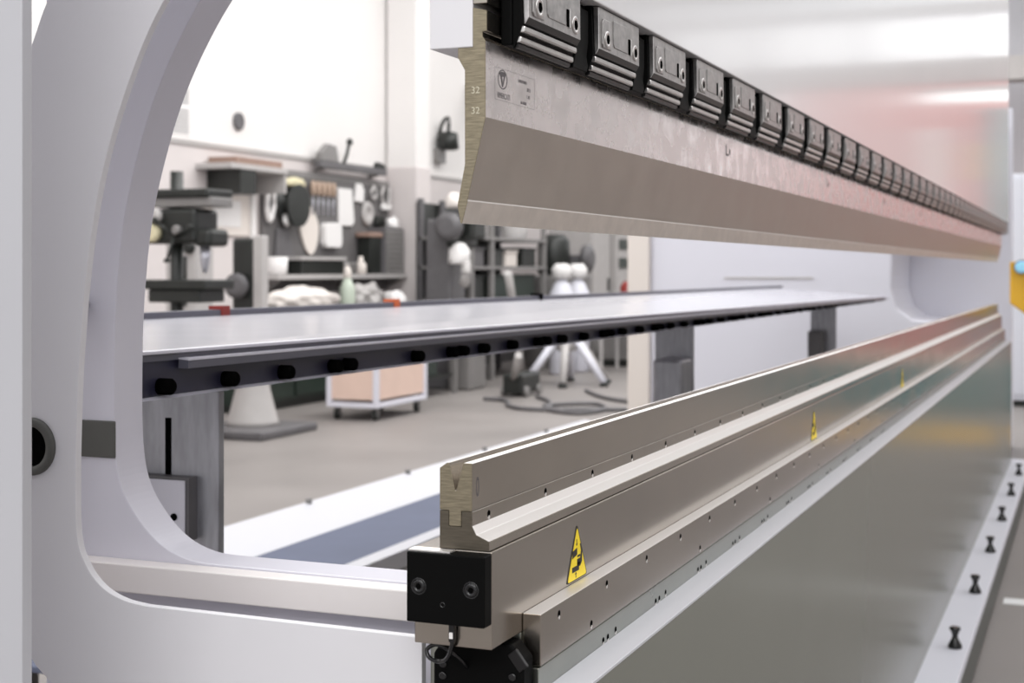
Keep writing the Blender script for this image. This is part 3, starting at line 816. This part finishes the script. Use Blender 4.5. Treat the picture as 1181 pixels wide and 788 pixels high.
for i, x in enumerate((14.56, 14.68, 14.80, 14.92, 15.04)):
    t = thing('screwdriver', f'wood handled screwdriver, {ORD[i]} from the left in the row on the tool board', 'screwdriver', (x, 8.38, 2.2), 'screwdrivers on the tool board')
    mb = MB(); mb.lathe([(0.012, 2.30), (0.032, 2.32), (0.034, 2.43), (0.02, 2.47)], (x, 8.38, 0), 'z', 10); mb.build('handle', 'wood', t)
    mb = MB(); mb.cyl(0.010, (x, 8.38, 0), 2.08, 2.2998, 'z', 8); mb.build('blade', 'alu', t)
    mb = MB(); mb.box(x - 0.012, x + 0.012, 8.36, 8.4285, 2.265, 2.278); mb.build('hook', 'grey', t)
def sheet(pts, y0=8.395, y1=8.4275):
    m_ = MB(); m_.prism(pts, y0, y1, 'y'); return m_
hung('saw_guard', sheet(crom([(14.40, 2.22), (14.30, 1.95), (14.42, 1.70), (14.55, 1.61), (14.68, 1.72), (14.72, 1.95), (14.58, 2.15), (14.40, 2.22)], 4)[:-1]), 'cream', 'pale pink leaf shaped plate hung in the middle of the tool board', 'plate', 14.5, 1.9, 0.006)
hung('plastic_tray', sheet([(14.80, 1.75), (14.84, 1.70), (15.16, 1.70), (15.20, 1.76), (15.19, 1.95), (15.15, 2.0), (14.84, 1.99), (14.80, 1.95)], 8.34), 'paper', 'white square tray hung right of the pale leaf shaped plate', 'tray', 15, 1.8, 0.012)
hung('document_pouch', sheet([(15.20, 2.42), (15.22, 2.02), (15.27, 1.97), (15.53, 1.97), (15.60, 2.02), (15.54, 2.42)]), 'paper', 'tall white document pouch hung high on the tool board', 'pouch', 15.4, 2.2, 0.008)
hung('glove', sheet([(15.62, 2.28), (15.84, 2.27), (15.86, 2.42), (15.80, 2.50), (15.66, 2.50)]), 'paper', 'small white glove hung right of the tall white pouch', 'glove', 15.7, 2.4, 0.01)
mb = MB(); mb.lathe([(0.15, 0.0), (0.15, -0.03), (0.13, -0.04), (0.06, -0.04), (0.05, -0.02)], (15.97, PY, 2.14), 'y', 24)
hung('grinding_disc', mb, 'lightgrey', 'pale round disc hung on the right half of the tool board', 'disc', 15.97, 2.14, 0)
mb = MB(); mb.box(16.14, 16.38, 8.37, 8.4280, 1.99, 2.12)
hung('black_pouch', mb, 'dark', 'small black pouch below the pale round disc', 'pouch', 16.2, 1.95, 0.02)
mb = MB(); mb.tube(crom([(16.10, 8.39, 2.49), (16.02, 8.39, 2.40), (16.08, 8.39, 2.33), (16.16, 8.39, 2.38), (16.10, 8.39, 2.49)], 5), 0.022, 8)
hung('hose_clip', mb, 'lightgrey', 'grey loop hung right of the small white glove', 'clip', 16.25, 2.4, 0)
t = thing('safety_goggles', 'pair of clear goggles hung at the right end of the tool board', 'goggles', (16.65, 8.4, 2.3), 'things hung on the tool board')
mb = MB(); mb.tube(crom([(16.36, 8.39, 2.49), (16.30, 8.39, 2.36), (16.38, 8.38, 2.27), (16.48, 8.38, 2.30), (16.52, 8.39, 2.48)], 5), 0.024, 8); mb.build('strap', 'lightgrey', t)
mb = MB(); mb.box(16.30, 16.54, 8.36, 8.41, 2.20, 2.28); mb.build('visor', 'paper', t, 0.015)
t = thing('spray_holder', 'dark upright box standing on the shelf below the white pouch', 'box', (15.86, 8.3, 1.386))
mb = MB(); mb.box(15.72, 16.0, 8.24, 8.42, 1.386, 1.84); mb.build('shell', 'dark', t, 0.01)
mb = MB(); mb.box(15.66, 16.02, 8.22, 8.42, 1.8405, 1.90); mb.build('lid', 'brown', t, 0.01)
t = thing('parts_cabinet', 'grey small parts cabinet of shallow drawers at the right end of the shelf', 'cabinet', (16.4, 8.28, 1.386))
mb = MB(); mb.box(16.03, 16.56, 8.20, 8.42, 1.386, 1.96); mb.build('body', 'midgrey', t, 0.006)
for i in range(9):
    mb = MB(); mb.box(16.05, 16.54, 8.184, 8.199, 1.40 + 0.061 * i, 1.446 + 0.061 * i); mb.build('drawer', 'grey', t, 0.004)
mb = MB(); mb.blob((16.38, 8.27, 2.012), (0.12, 0.07, 0.09), seed=5)
one('rag', mb, 'paper', 'white rag lying on top of the grey parts cabinet', 'rag', (16.38, 8.28, 1.96))
# things on the shelf
t = thing('mug', 'white mug standing at the left end of the tool board shelf', 'mug', (13.60, 8.28, 1.386))
mb = MB(); mb.lathe([(0.09, 1.386), (0.11, 1.40), (0.12, 1.58), (0.11, 1.58), (0.10, 1.42), (0.02, 1.41)], (13.60, 8.28, 0), 'z', 20); mb.build('cup', 'paper', t)
mb = MB(); mb.tube(crom([(13.71, 8.28, 1.54), (13.78, 8.28, 1.52), (13.78, 8.28, 1.45), (13.71, 8.28, 1.43)], 4), 0.014, 8); mb.build('handle', 'paper', t)
t = thing('tool_tray', 'black tool tray with pale rim on the tool board shelf', 'tray', (14.45, 8.28, 1.386))
mb = MB(); mb.box(13.98, 14.95, 8.19, 8.36, 1.386, 1.545); mb.build('tray_body', 'dark', t, 0.01)
mb = MB(); mb.box(13.94, 14.99, 8.17, 8.375, 1.5455, 1.585); mb.build('rim', 'lightgrey', t, 0.008)
for i, (x, c, l) in enumerate(((15.10, 'lightgrey', 'grey tin, left of the pair on the shelf beside the black tray'), (15.30, 'grey', 'dark grey tin, right of the pair on the shelf beside the black tray'))):
    mb = MB(); mb.lathe([(0.07, 1.386), (0.07, 1.50), (0.075, 1.505), (0.075, 1.52), (0.02, 1.525)], (x, 8.28, 0), 'z', 18)
    one('tin', mb, c, l, 'tin', (x, 8.28, 1.386), 0, 'tins on the tool board shelf')
mb = MB(); mb.lathe([(0.05, 1.386), (0.07, 1.40), (0.07, 1.50), (0.03, 1.55), (0.03, 1.60)], (15.54, 8.28, 0), 'z', 14)
one('oil_can', mb, 'cream', 'pale oil can on the shelf left of the dark upright box', 'can', (15.54, 8.28, 1.386))
# workbench
t = thing('workbench', 'long grey workbench under the tool board with dark doors', 'workbench', (15.0, 8.0, 0.0))
mb = MB(); mb.box(12.2, 15.5, 7.55, 8.42, 0.97, 1.03); mb.build('worktop', 'grey', t, 0.006)
mb = MB(); mb.box(12.25, 15.45, 7.75, 8.40, 0.08, 0.9695); mb.build('carcass', 'darkgreen', t, 0.006)
for i in range(4):
    mb = MB(); mb.box(12.29 + 0.79 * i, 13.03 + 0.79 * i, 7.725, 7.7495, 0.12, 0.94); d = mb.build('door', 'darkgreen', t, 0.006)
    mb = MB(); mb.box(12.93 + 0.79 * i, 12.96 + 0.79 * i, 7.70, 7.7245, 0.5, 0.7); mb.build('handle', 'grey', d, 0.004)
mb = MB(); mb.box(12.27, 15.43, 7.80, 8.38, 0.0, 0.0795); mb.build('plinth', 'dark', t)
mb = MB(); mb.blob((13.55, 7.95, 1.109), (0.60, 0.22, 0.14), seed=8, amp=0.22, sub=4)
one('cloth_heap', mb, 'cloth', 'heap of pale cloth on the workbench below the black tray', 'cloth', (13.55, 7.95, 1.03))
t = thing('spray_bottle', 'pale green and white bottle standing on the workbench', 'bottle', (14.60, 7.95, 1.03))
mb = MB(); mb.lathe([(0.085, 1.031), (0.09, 1.06), (0.088, 1.22), (0.04, 1.34)], (14.60, 7.95, 0), 'z', 18); mb.build('bottle_body', 'greenb', t)
mb = MB(); mb.lathe([(0.036, 1.3405), (0.05, 1.36), (0.04, 1.44), (0.02, 1.48)], (14.60, 7.95, 0), 'z', 14); mb.build('nozzle', 'cream', t)
mb = MB(); mb.blob((15.05, 7.95, 1.114), (0.24, 0.17, 0.15), seed=11, amp=0.35, sub=4)
one('rag_heap', mb, 'lightgrey', 'heap of grey and white rags on the workbench right of the bottle', 'rags', (15.05, 7.95, 1.03))
mb = MB(); mb.blob((15.36, 7.72, 1.087), (0.11, 0.13, 0.10), seed=12, amp=0.3)
one('plastic_bag', mb, 'paper', 'small white plastic bag on the workbench beside the pier', 'bag', (15.36, 7.72, 1.03))
mb = MB(); mb.tube(crom([(13.80, 8.26, 1.054), (13.85, 8.26, 1.22), (14.15, 8.24, 1.27), (14.3, 8.24, 1.06)], 6), 0.022, 8)
one('bent_tube', mb, 'dark', 'black bent tube on the workbench behind the cloth heap', 'tube', (13.85, 8.26, 1.03))
# pillar drill near the machine
t = thing('pillar_drill', 'black pillar drill with pale dials standing left of the wall cabinet', 'drill', (8.3, 5.8, 0.0))
mb = MB(); mb.box(8.1, 8.45, 5.68, 6.05, 0.0, 0.07); mb.build('base', 'dark', t, 0.01)
mb = MB(); mb.cyl(0.045, (8.3, 5.85, 0), 0.0705, 2.12, 'z', 20); mb.build('column', 'dark', t)
mb = MB(); mb.box(8.12, 8.48, 5.50, 6.02, 1.31, 1.375); mb.box(8.15, 8.45, 5.56, 5.98, 1.22, 1.309); mb.build('table', 'dark', t, 0.01)
hd = None
mb = MB(); mb.box(8.16, 8.44, 5.60, 6.10, 1.62, 1.86); mb.box(8.18, 8.42, 5.50, 5.64, 1.60, 1.72); hd = mb.build('drill_head', 'dark', t, 0.03)
mb = MB(); mb.lathe([(0.058, 0.0), (0.062, -0.04), (0.04, -0.055)], (8.16, 5.93, 1.69), 'x', 20); mb.build('dial', 'yelcap', hd)
mb = MB(); mb.lathe([(0.048, 0.0), (0.050, -0.03), (0.03, -0.045)], (8.16, 5.91, 1.81), 'x', 20); mb.build('dial', 'lightgrey', hd)
mb = MB(); mb.lathe([(0.035, 0.0), (0.035, -0.03), (0.02, -0.04)], (8.16, 5.74, 1.71), 'x', 16); mb.build('dial', 'grey', hd)
mb = MB(); mb.box(8.14, 8.46, 5.50, 6.12, 1.935, 1.99); mb.build('belt_guard', 'dark', t, 0.012)
mb = MB(); mb.box(8.17, 8.43, 5.48, 5.98, 1.87, 1.934); mb.build('motor_plate', 'grey', t, 0.01)
mb = MB(); mb.lathe([(0.035, 1.60), (0.035, 1.52), (0.02, 1.44), (0.008, 1.42)], (8.3, 5.62, 0), 'z', 16); mb.build('chuck', 'alu', t)
for a in (0, 120, 240):
    mb = MB(); p = (8.14, 5.76, 1.67); q = (8.10, 5.76 + 0.17 * math.cos(R(a + 40)), 1.67 + 0.17 * math.sin(R(a + 40)))
    mb.tube([p, q], 0.010, 8); mb.blob(q, (0.022, 0.022, 0.022), amp=0); mb.build('feed_handle', 'dark', t)
t = thing('machine_cabinet', 'white machine cabinet with dark opening behind the pillar drill', 'cabinet', (9.8, 6.8, 0.0))
mb = MB(); mb.box(9.70, 9.95, 6.65, 6.95, 0.05, 1.69); mb.build('housing', 'lightgrey', t, 0.02)
mb = MB(); mb.box(9.685, 9.6995, 6.74, 6.81, 1.15, 1.55); mb.build('opening', 'dark', t, 0.004)
mb = MB(); mb.lathe([(0.05, 0.0), (0.05, -0.03), (0.03, -0.04)], (9.6995, 6.71, 1.62), 'x', 16); mb.build('gauge', 'dark', t)
mb = MB(); mb.box(9.72, 9.93, 6.67, 6.93, 0.0, 0.0495); mb.build('foot', 'dark', t)
# pedestal machine
t = thing('pedestal_grinder', 'grey pedestal grinder on a dark floor slab left of the workbench', 'grinder', (10.85, 6.85, 0.0))
mb = MB(); mb.box(10.35, 11.3, 6.45, 7.25, 0.0, 0.075); mb.build('base_slab', 'midgrey', t, 0.02)
mb = MB()
mb.lathe([(0.24, 0.0755), (0.22, 0.12), (0.15, 0.40), (0.12, 0.75), (0.11, 1.05)], (10.85, 6.85, 0), 'z', 28); mb.build('pedestal', 'lightgrey', t)
mb = MB(); mb.box(10.80, 10.90, 6.72, 6.82, 1.0505, 1.74); mb.build('post', 'lightgrey', t, 0.01)
mb = MB(); mb.box(10.82, 10.88, 6.83, 7.05, 1.0505, 1.72); gh = mb.build('grinder_body', 'dark', t, 0.03)
for dx in (-0.13, 0.0805):
    mb = MB(); mb.lathe([(0.05, 10.85 + dx), (0.11, 10.85 + dx + 0.001), (0.11, 10.85 + dx + 0.05), (0.05, 10.85 + dx + 0.051)], (0, 6.95, 1.30), 'x', 24); mb.build('wheel_guard', 'midgrey', gh)
# cart
t = thing('panel_cart', 'peach panelled cart with pale frame on castors near the workbench', 'cart', (12.6, 6.6, 0.0))
cx0, cx1, cy0, cy1 = 12.10, 13.20, 6.27, 6.82
mb = MB(); mb.box(cx0 + 0.02, cx1 - 0.02, cy0 + 0.02, cy1 - 0.02, 0.20, 0.86); mb.build('panel_box', 'peach', t)
for (a, b) in ((cx0, cy0), (cx1 - 0.05, cy0), (cx0, cy1 - 0.05), (cx1 - 0.05, cy1 - 0.05)):
    mb = MB(); mb.box(a, a + 0.05, b, b + 0.05, 0.17, 0.88); mb.build('corner_post', 'cabwhite', t, 0.004)
mb = MB(); mb.box(cx0, cx1, cy0, cy1, 0.125, 0.1695); mb.build('base_frame', 'cabwhite', t, 0.006)
mb = MB(); mb.box(cx0, cx1, cy0, cy1, 0.8805, 0.91); mb.build('top_frame', 'cabwhite', t, 0.006)
for (a, b) in ((cx0 + 0.1, cy0 + 0.07), (cx1 - 0.1, cy0 + 0.07), (cx0 + 0.1, cy1 - 0.07), (cx1 - 0.1, cy1 - 0.07)):
    mb = MB(); mb.lathe([(0.03, -0.018), (0.052, -0.016), (0.052, 0.016), (0.03, 0.018)], (a, b, 0.052), 'y', 18); wh = mb.build('castor', 'dark', t)
    mb = MB(); mb.box(a - 0.02, a + 0.02, b - 0.028, b - 0.020, 0.05, 0.1248); mb.box(a - 0.02, a + 0.02, b + 0.020, b + 0.028, 0.05, 0.1248); mb.box(a - 0.02, a + 0.02, b - 0.02, b + 0.02, 0.112, 0.1248)
    mb.build('castor_fork', 'grey', wh)
# things right of the pier
t = thing('wall_lamp', 'black swan-neck lamp fixed high on the white wall right of the pier', 'lamp', (18.2, 8.45, 3.2))
mb = MB(); mb.box(18.08, 18.30, 8.40, 8.4995, 2.92, 3.12); mb.build('wall_plate', 'grey', t, 0.01)
mb = MB(); mb.lathe([(0.05, 3.36), (0.13, 3.34), (0.15, 3.12), (0.10, 3.10)], (18.2, 8.32, 0), 'z', 20); mb.build('shade', 'dark', t)
mb = MB(); mb.tube(crom([(18.2, 8.46, 3.05), (18.2, 8.46, 3.30), (18.2, 8.40, 3.50), (18.2, 8.32, 3.54), (18.2, 8.32, 3.365)], 6), 0.028, 8); mb.build('neck', 'dark', t)
t = thing('milling_machine', 'dark milling machine with pale covers standing right of the pier', 'machine', (15.9, 7.3, 0.0))
mb = MB(); mb.prism([(15.65, 0.0), (16.35, 0.0), (16.28, 0.15), (16.15, 1.2), (16.15, 2.05), (15.75, 2.05), (15.72, 1.2), (15.70, 0.15)], 7.15, 7.50, 'y'); mb.build('column', 'midgrey', t, 0.03)
mb = MB(); mb.box(15.55, 16.25, 7.02, 7.1495, 1.70, 2.12); mb.box(15.70, 16.10, 6.85, 7.02, 1.80, 2.30); mh = mb.build('spindle_head', 'dark', t, 0.04)
mb = MB(); mb.lathe([(0.17, 0.0), (0.17, -0.10), (0.10, -0.14)], (15.55, 7.08, 1.95), 'x', 20); mb.build('hand_wheel', 'midgrey', mh)
mb = MB(); mb.blob((15.65, 7.02, 1.60), (0.13, 0.13, 0.17), seed=3, amp=0.15); mb.build('chip_cover', 'paper', t)
mb = MB(); mb.blob((15.60, 7.06, 2.24), (0.10, 0.10, 0.12), seed=6, amp=0.2); mb.build('motor_cap', 'cloth', t)
mb = MB(); mb.tube(crom([(15.7, 6.95, 1.55), (15.6, 6.9, 1.40), (15.66, 6.95, 1.28), (15.8, 7.0, 1.3)], 5), 0.06, 10); mb.build('coolant_hose', 'lightgrey', t)
mb = MB(); mb.box(15.4, 16.4, 6.7, 7.10, 0.98, 1.08); mb.build('work_table', 'grey', t, 0.02)
mb = MB(); mb.box(15.6, 16.1, 6.85, 7.1495, 0.0, 0.9795); mb.build('knee', 'grey', t, 0.03)
# storage rack right of it
t = thing('storage_rack', 'dark storage rack with pale uprights standing behind the punch tip', 'rack', (17.8, 7.6, 0.0))
for x in (16.56, 17.22, 19.15):
    for y in (7.25, 7.95):
        mb = MB(); mb.box(x, x + 0.09, y, y + 0.06, 0.0, 2.35); mb.build('upright', 'grey' if y < 7.5 else 'midgrey', t, 0.004)
for z in (0.35, 1.00, 1.42, 1.80):
    mb = MB(); mb.box(16.56, 19.24, 7.24, 8.02, z + 0.02, z + 0.06); mb.build('shelf', 'grey' if z > 0.9 else 'midgrey', t, 0.004)
mb = MB(); mb.box(16.58, 19.2, 8.0205, 8.032, 0.2, 2.3); mb.build('back_sheet', 'dark', t)
def crate(x0, x1, z0, z1, m_, label):
    t_ = thing('storage_box', label, 'box', ((x0 + x1) / 2, 7.6, z0), 'boxes on the dark storage rack')
    mb = MB(); mb.box(x0, x1, 7.33, 7.90, z0, z1 - 0.03); mb.build('box_body', m_, t_, 0.01)
    mb = MB(); mb.box(x0 - 0.012, x1 + 0.012, 7.315, 7.915, z1 - 0.0295, z1); mb.build('rim', m_, t_, 0.006)
crate(16.70, 17.17, 1.061, 1.36, 'dark', 'black box on the middle rack shelf, narrow left bay')
crate(16.70, 17.15, 1.481, 1.72, 'midgrey', 'grey box above the black one in the narrow left bay')
crate(17.40, 18.95, 1.061, 1.37, 'darkgreen', 'long dark green box on the middle rack shelf, wide right bay')
crate(17.42, 17.80, 1.481, 1.70, 'dark', 'black box at the left of the cream box on the rack')
crate(17.90, 18.30, 1.481, 1.70, 'cream', 'cream box on the shelf above the long dark green box')
crate(18.50, 19.00, 1.481, 1.74, 'dark', 'black box at the right of the cream box on the rack')
crate(16.70, 17.15, 0.411, 0.9, 'darkgreen', 'dark green box on the lowest rack shelf, left bay')
crate(17.45, 18.9, 0.411, 0.88, 'dark', 'long black box on the lowest rack shelf, right bay')
for i, (x, s_) in enumerate(((17.45, 'left'), (18.75, 'right'))):
    mb = MB(); mb.lathe([(0.13, 1.861), (0.17, 1.88), (0.20, 2.12), (0.21, 2.14), (0.19, 2.14), (0.16, 1.90), (0.03, 1.89)], (x, 7.55, 0), 'z', 22)
    one('bucket', mb, 'paper', f'white bucket on the top rack shelf, {s_} one of the two', 'bucket', (x, 7.55, 1.861), 0, 'white buckets on the rack')
mb = MB(); mb.tube([(15.98, 6.52, 1.40), (16.2, 6.56, 1.12), (16.42, 6.6, 0.86), (16.9, 6.7, 0.02)], 0.05, 10)
one('leaning_bar', mb, 'lightgrey', 'pale round bar leaning against the dark milling machine', 'bar', (16.9, 6.7, 0.0))
# bottles machine etc. right of rack
t = thing('hydraulic_unit', 'grey hydraulic unit with dark round motor right of the rack', 'machine', (20.0, 7.3, 0.0))
mb = MB(); mb.box(19.5, 20.5, 7.0, 7.7, 0.0, 1.35); mb.build('tank', 'grey', t, 0.03)
mb = MB(); mb.lathe([(0.20, 1.3505), (0.24, 1.40), (0.24, 1.85), (0.16, 1.95)], (19.8, 7.35, 0), 'z', 24); mb.build('motor', 'dark', t)
mb = MB(); mb.lathe([(0.20, 0.0), (0.20, -0.10), (0.12, -0.14)], (20.15, 7.0, 1.60), 'y', 24); mb.box(20.05, 20.25, 7.0, 7.3, 1.3505, 1.65); mb.build('pump', 'midgrey', t)
for i, (x, lab) in enumerate(((18.5, 'left one of the pair before the hydraulic unit'), (19.15, 'right one of the pair before the hydraulic unit'))):
    t = thing('gas_bottle', f'white rounded bottle, {lab}', 'bottle', (x, 6.75, 0.0), 'white bottles beside the rack')
    mb = MB(); mb.lathe([(0.15, 0.0), (0.17, 0.03), (0.17, 1.10), (0.10, 1.25), (0.06, 1.30)], (x, 6.75, 0), 'z', 22); mb.build('cylinder', 'cabwhite', t)
    mb = MB(); mb.lathe([(0.05, 1.3005), (0.13, 1.33), (0.14, 1.45), (0.08, 1.52)], (x, 6.75, 0), 'z', 18); mb.build('valve_cap', 'paper', t)
t = thing('tall_locker', 'tall pale grey locker right of the hydraulic unit', 'locker', (21.2, 7.4, 0.0))
mb = MB(); mb.box(20.75, 21.7, 7.1, 7.8, 0.05, 2.3); mb.build('body', 'lightgrey', t, 0.02)
mb = MB(); mb.box(20.80, 21.65, 7.085, 7.0995, 0.12, 2.25); d = mb.build('door', 'lightgrey', t, 0.006)
mb = MB(); mb.box(21.52, 21.56, 7.06, 7.0845, 1.1, 1.3); mb.build('handle', 'dark', d)
mb = MB(); mb.box(20.80, 21.65, 7.15, 7.75, 0.0, 0.0495); mb.build('plinth', 'dark', t)
t = thing('slotted_cabinet', 'pale cabinet with two dark slots standing beside the cream frame post', 'cabinet', (22.5, 7.4, 0.0))
mb = MB(); mb.box(21.75, 23.4, 7.0, 7.7, 0.0, 2.2); mb.build('body', 'lightgrey', t, 0.02)
for z in (1.76, 1.46):
    mb = MB(); mb.box(21.85, 23.1, 6.985, 6.9995, z, z + 0.16); mb.build('slot', 'darkgreen', t)
mb = MB(); mb.box(21.85, 23.1, 6.98, 6.9995, 0.2, 1.0); mb.build('lower_door', 'grey', t)
t = thing('tool_trolley', 'small trolley with dark red canister in front of the slotted cabinet', 'trolley', (19.4, 6.1, 0.0))
mb = MB(); mb.box(19.0, 19.8, 5.9, 6.4, 0.95, 1.0); mb.build('tray', 'midgrey', t, 0.01)
for (a, b) in ((19.02, 5.92), (19.74, 5.92), (19.02, 6.34), (19.74, 6.34)):
    mb = MB(); mb.box(a, a + 0.04, b, b + 0.04, 0.0, 0.9495); mb.build('leg', 'lightgrey', t)
mb = MB(); mb.lathe([(0.08, 1.0005), (0.09, 1.02), (0.09, 1.20), (0.04, 1.27)], (19.55, 6.15, 0), 'z', 16)
one('canister', mb, 'red', 'dark red canister standing on the small trolley', 'canister', (19.55, 6.15, 1.0))
# on the floor, seen under the table
t = thing('low_table', 'low steel table with pale top right of the peach cart', 'table', (14.7, 7.1, 0.0))
mb = MB(); mb.box(14.1, 15.3, 6.85, 7.35, 0.62, 0.68); mb.build('tabletop', 'lightgrey', t, 0.006)
mb = MB(); mb.box(14.2, 15.2, 6.90, 7.30, 0.20, 0.23); mb.build('lower_shelf', 'dark', t)
for (a, b) in ((14.12, 6.87), (15.23, 6.87), (14.12, 7.28), (15.23, 7.28)):
    mb = MB(); mb.box(a, a + 0.05, b, b + 0.05, 0.0, 0.6195); mb.build('leg', 'grey', t)
mb = MB(); mb.box(14.25, 14.85, 6.93, 7.27, 0.2305, 0.52)
one('tool_chest', mb, 'darkgreen', 'dark green chest on the lower shelf of the low steel table', 'chest', (14.55, 7.1, 0.23), 0.01)
t = thing('folding_stand', 'pale folding stand with splayed legs on the floor below the table', 'stand', (16.9, 6.1, 0.0))
mb = MB(); mb.lathe([(0.10, 0.42), (0.14, 0.46), (0.14, 0.80), (0.06, 0.84)], (16.9, 6.1, 0), 'z', 20); mb.build('hub', 'lightgrey', t)
for k in range(6):
    a = R(60 * k + 15); rr_ = 0.56
    e = (16.9 + rr_ * math.cos(a), 6.1 + rr_ * math.sin(a), 0.05)
    mb = MB(); mb.tube([(16.9 + 0.10 * math.cos(a), 6.1 + 0.10 * math.sin(a), 0.62), e], [0.055, 0.045], 8)
    lg = mb.build('leg', 'lightgrey' if k % 2 else 'cabwhite', t)
    mb = MB(); mb.lathe([(0.05, 0.0), (0.06, 0.02), (0.05, 0.0499)], (e[0], e[1], 0), 'z', 12); mb.build('foot_pad', 'dark', lg)
t = thing('floor_hoist', 'dark floor jack lying left of the folding stand', 'jack', (15.3, 6.07, 0.0))
mb = MB(); mb.box(15.0, 15.6, 5.95, 6.19, 0.03, 0.26); mb.build('jack_body', 'dark', t, 0.03)
mb = MB(); mb.tube([(15.05, 6.07, 0.20), (14.65, 5.85, 0.50)], 0.04, 8); mb.build('handle', 'lightgrey', t)
for (a, b) in ((15.1, 5.93), (15.5, 5.93), (15.1, 6.21), (15.5, 6.21)):
    mb = MB(); mb.lathe([(0.06, -0.02), (0.06, 0.02)], (a, b, 0.06), 'y', 14); mb.build('wheel', 'grey', t)
for i, (x, y, lab) in enumerate(((20.3, 6.2, 'pale steel crate on the floor, left one of the two'), (21.5, 6.2, 'pale steel crate on the floor, right one of the two'))):
    t = thing('steel_crate', lab, 'crate', (x, y, 0.0), 'steel crates on the floor')
    mb = MB(); mb.box(x, x + 0.95, y, y + 0.6, 0.10, 0.62); mb.build('crate_body', 'grey', t, 0.01)
    mb = MB(); mb.box(x - 0.02, x + 0.97, y - 0.02, y + 0.62, 0.6205, 0.68); mb.build('rim', 'lightgrey', t, 0.008)
    mb = MB(); mb.box(x + 0.12, x + 0.83, y - 0.012, y - 0.0005, 0.22, 0.52); mb.build('front_opening', 'dark', t)
    for q in (0.0, 0.85):
        mb = MB(); mb.box(x + q, x + q + 0.1, y + 0.02, y + 0.58, 0.0, 0.0995); mb.build('skid', 'dark', t)
for i, pts in enumerate((
    [(14.95, 5.75), (14.6, 5.5), (14.2, 5.3), (13.6, 5.1), (13.4, 4.7), (13.9, 4.6), (14.4, 4.9), (14.0, 5.3), (13.5, 4.9)],
    [(15.9, 5.5), (15.4, 5.2), (15.0, 4.9), (14.6, 4.4), (14.2, 3.9)],
    [(14.5, 6.2), (14.4, 5.9), (13.8, 5.6), (13.6, 5.2), (13.9, 4.3), (13.2, 4.0)])):
    mb = MB(); mb.tube(crom([(x, y, 0.022) for x, y in pts], 6), 0.022, 8)
    one('floor_cable', mb, 'midgrey', ('dark cable curling into a loop on the floor', 'dark straight cable on the floor, nearest to the cream post', 'dark wavy cable on the floor, nearest to the peach cart')[i], 'cable', (pts[0][0], pts[0][1], 0.0), 0, 'cables on the floor')

# ================================================================== LIGHT
w = bpy.data.worlds.new('hall_light'); scene.world = w
w.use_nodes = True
bgn = w.node_tree.nodes['Background']
bgn.inputs['Color'].default_value = (0.97, 0.98, 1.0, 1)
bgn.inputs['Strength'].default_value = 1.9
def area(name, loc, sx, sy, power, rot=(0, 0, 0), col=(1, 0.985, 0.96)):
    l = bpy.data.lights.new(name, 'AREA'); l.shape = 'RECTANGLE'; l.size = sx; l.size_y = sy; l.energy = power; l.color = col
    o = bpy.data.objects.new(name, l); COL.objects.link(o); o.location = loc; o.rotation_euler = rot
    return o
area('overhead_fill', (11.0, 4.6, 6.6), 22, 1.8, 1300)  # unseen overhead lamp, put in to brighten the rear wall
area('overhead_fill', (8.0, -4.0, 6.6), 18, 2.0, 450)  # unseen overhead fill, added for the faces turned to the front
area('overhead_fill', (17.0, 2.4, 6.6), 15, 2.2, 330)  # unseen strip, added as a bright reflection along the steel tops
area('overhead_fill', (-3.5, -0.2, 5.0), 2.5, 5, 330, (0, R(-52), 0))  # unseen fill behind the camera, added for the near white faces

# ================================================================== CAMERA
FPX, YAW = 1655.0, R(22.03)
cam = bpy.data.cameras.new('camera'); co = bpy.data.objects.new('camera', cam); COL.objects.link(co)
co.location = (0, 0, 1.45)
co.rotation_euler = (R(90), 0, YAW - R(90))
cam.sensor_fit = 'HORIZONTAL'; cam.sensor_width = 36
cam.lens = FPX * 36 / 1181
cam.shift_y = -(394 - 310) / 1181
cam.clip_start = 0.05; cam.clip_end = 100
cam.dof.use_dof = True; cam.dof.focus_distance = 1.78; cam.dof.aperture_fstop = 7.5
scene.camera = co
vs = scene.view_settings
vs.view_transform = 'Standard'; vs.look = 'None'; vs.gamma = 1; vs.exposure = -0.75
try: vs.use_curve_mapping = False
except Exception: pass
scene.cycles.use_denoising = True
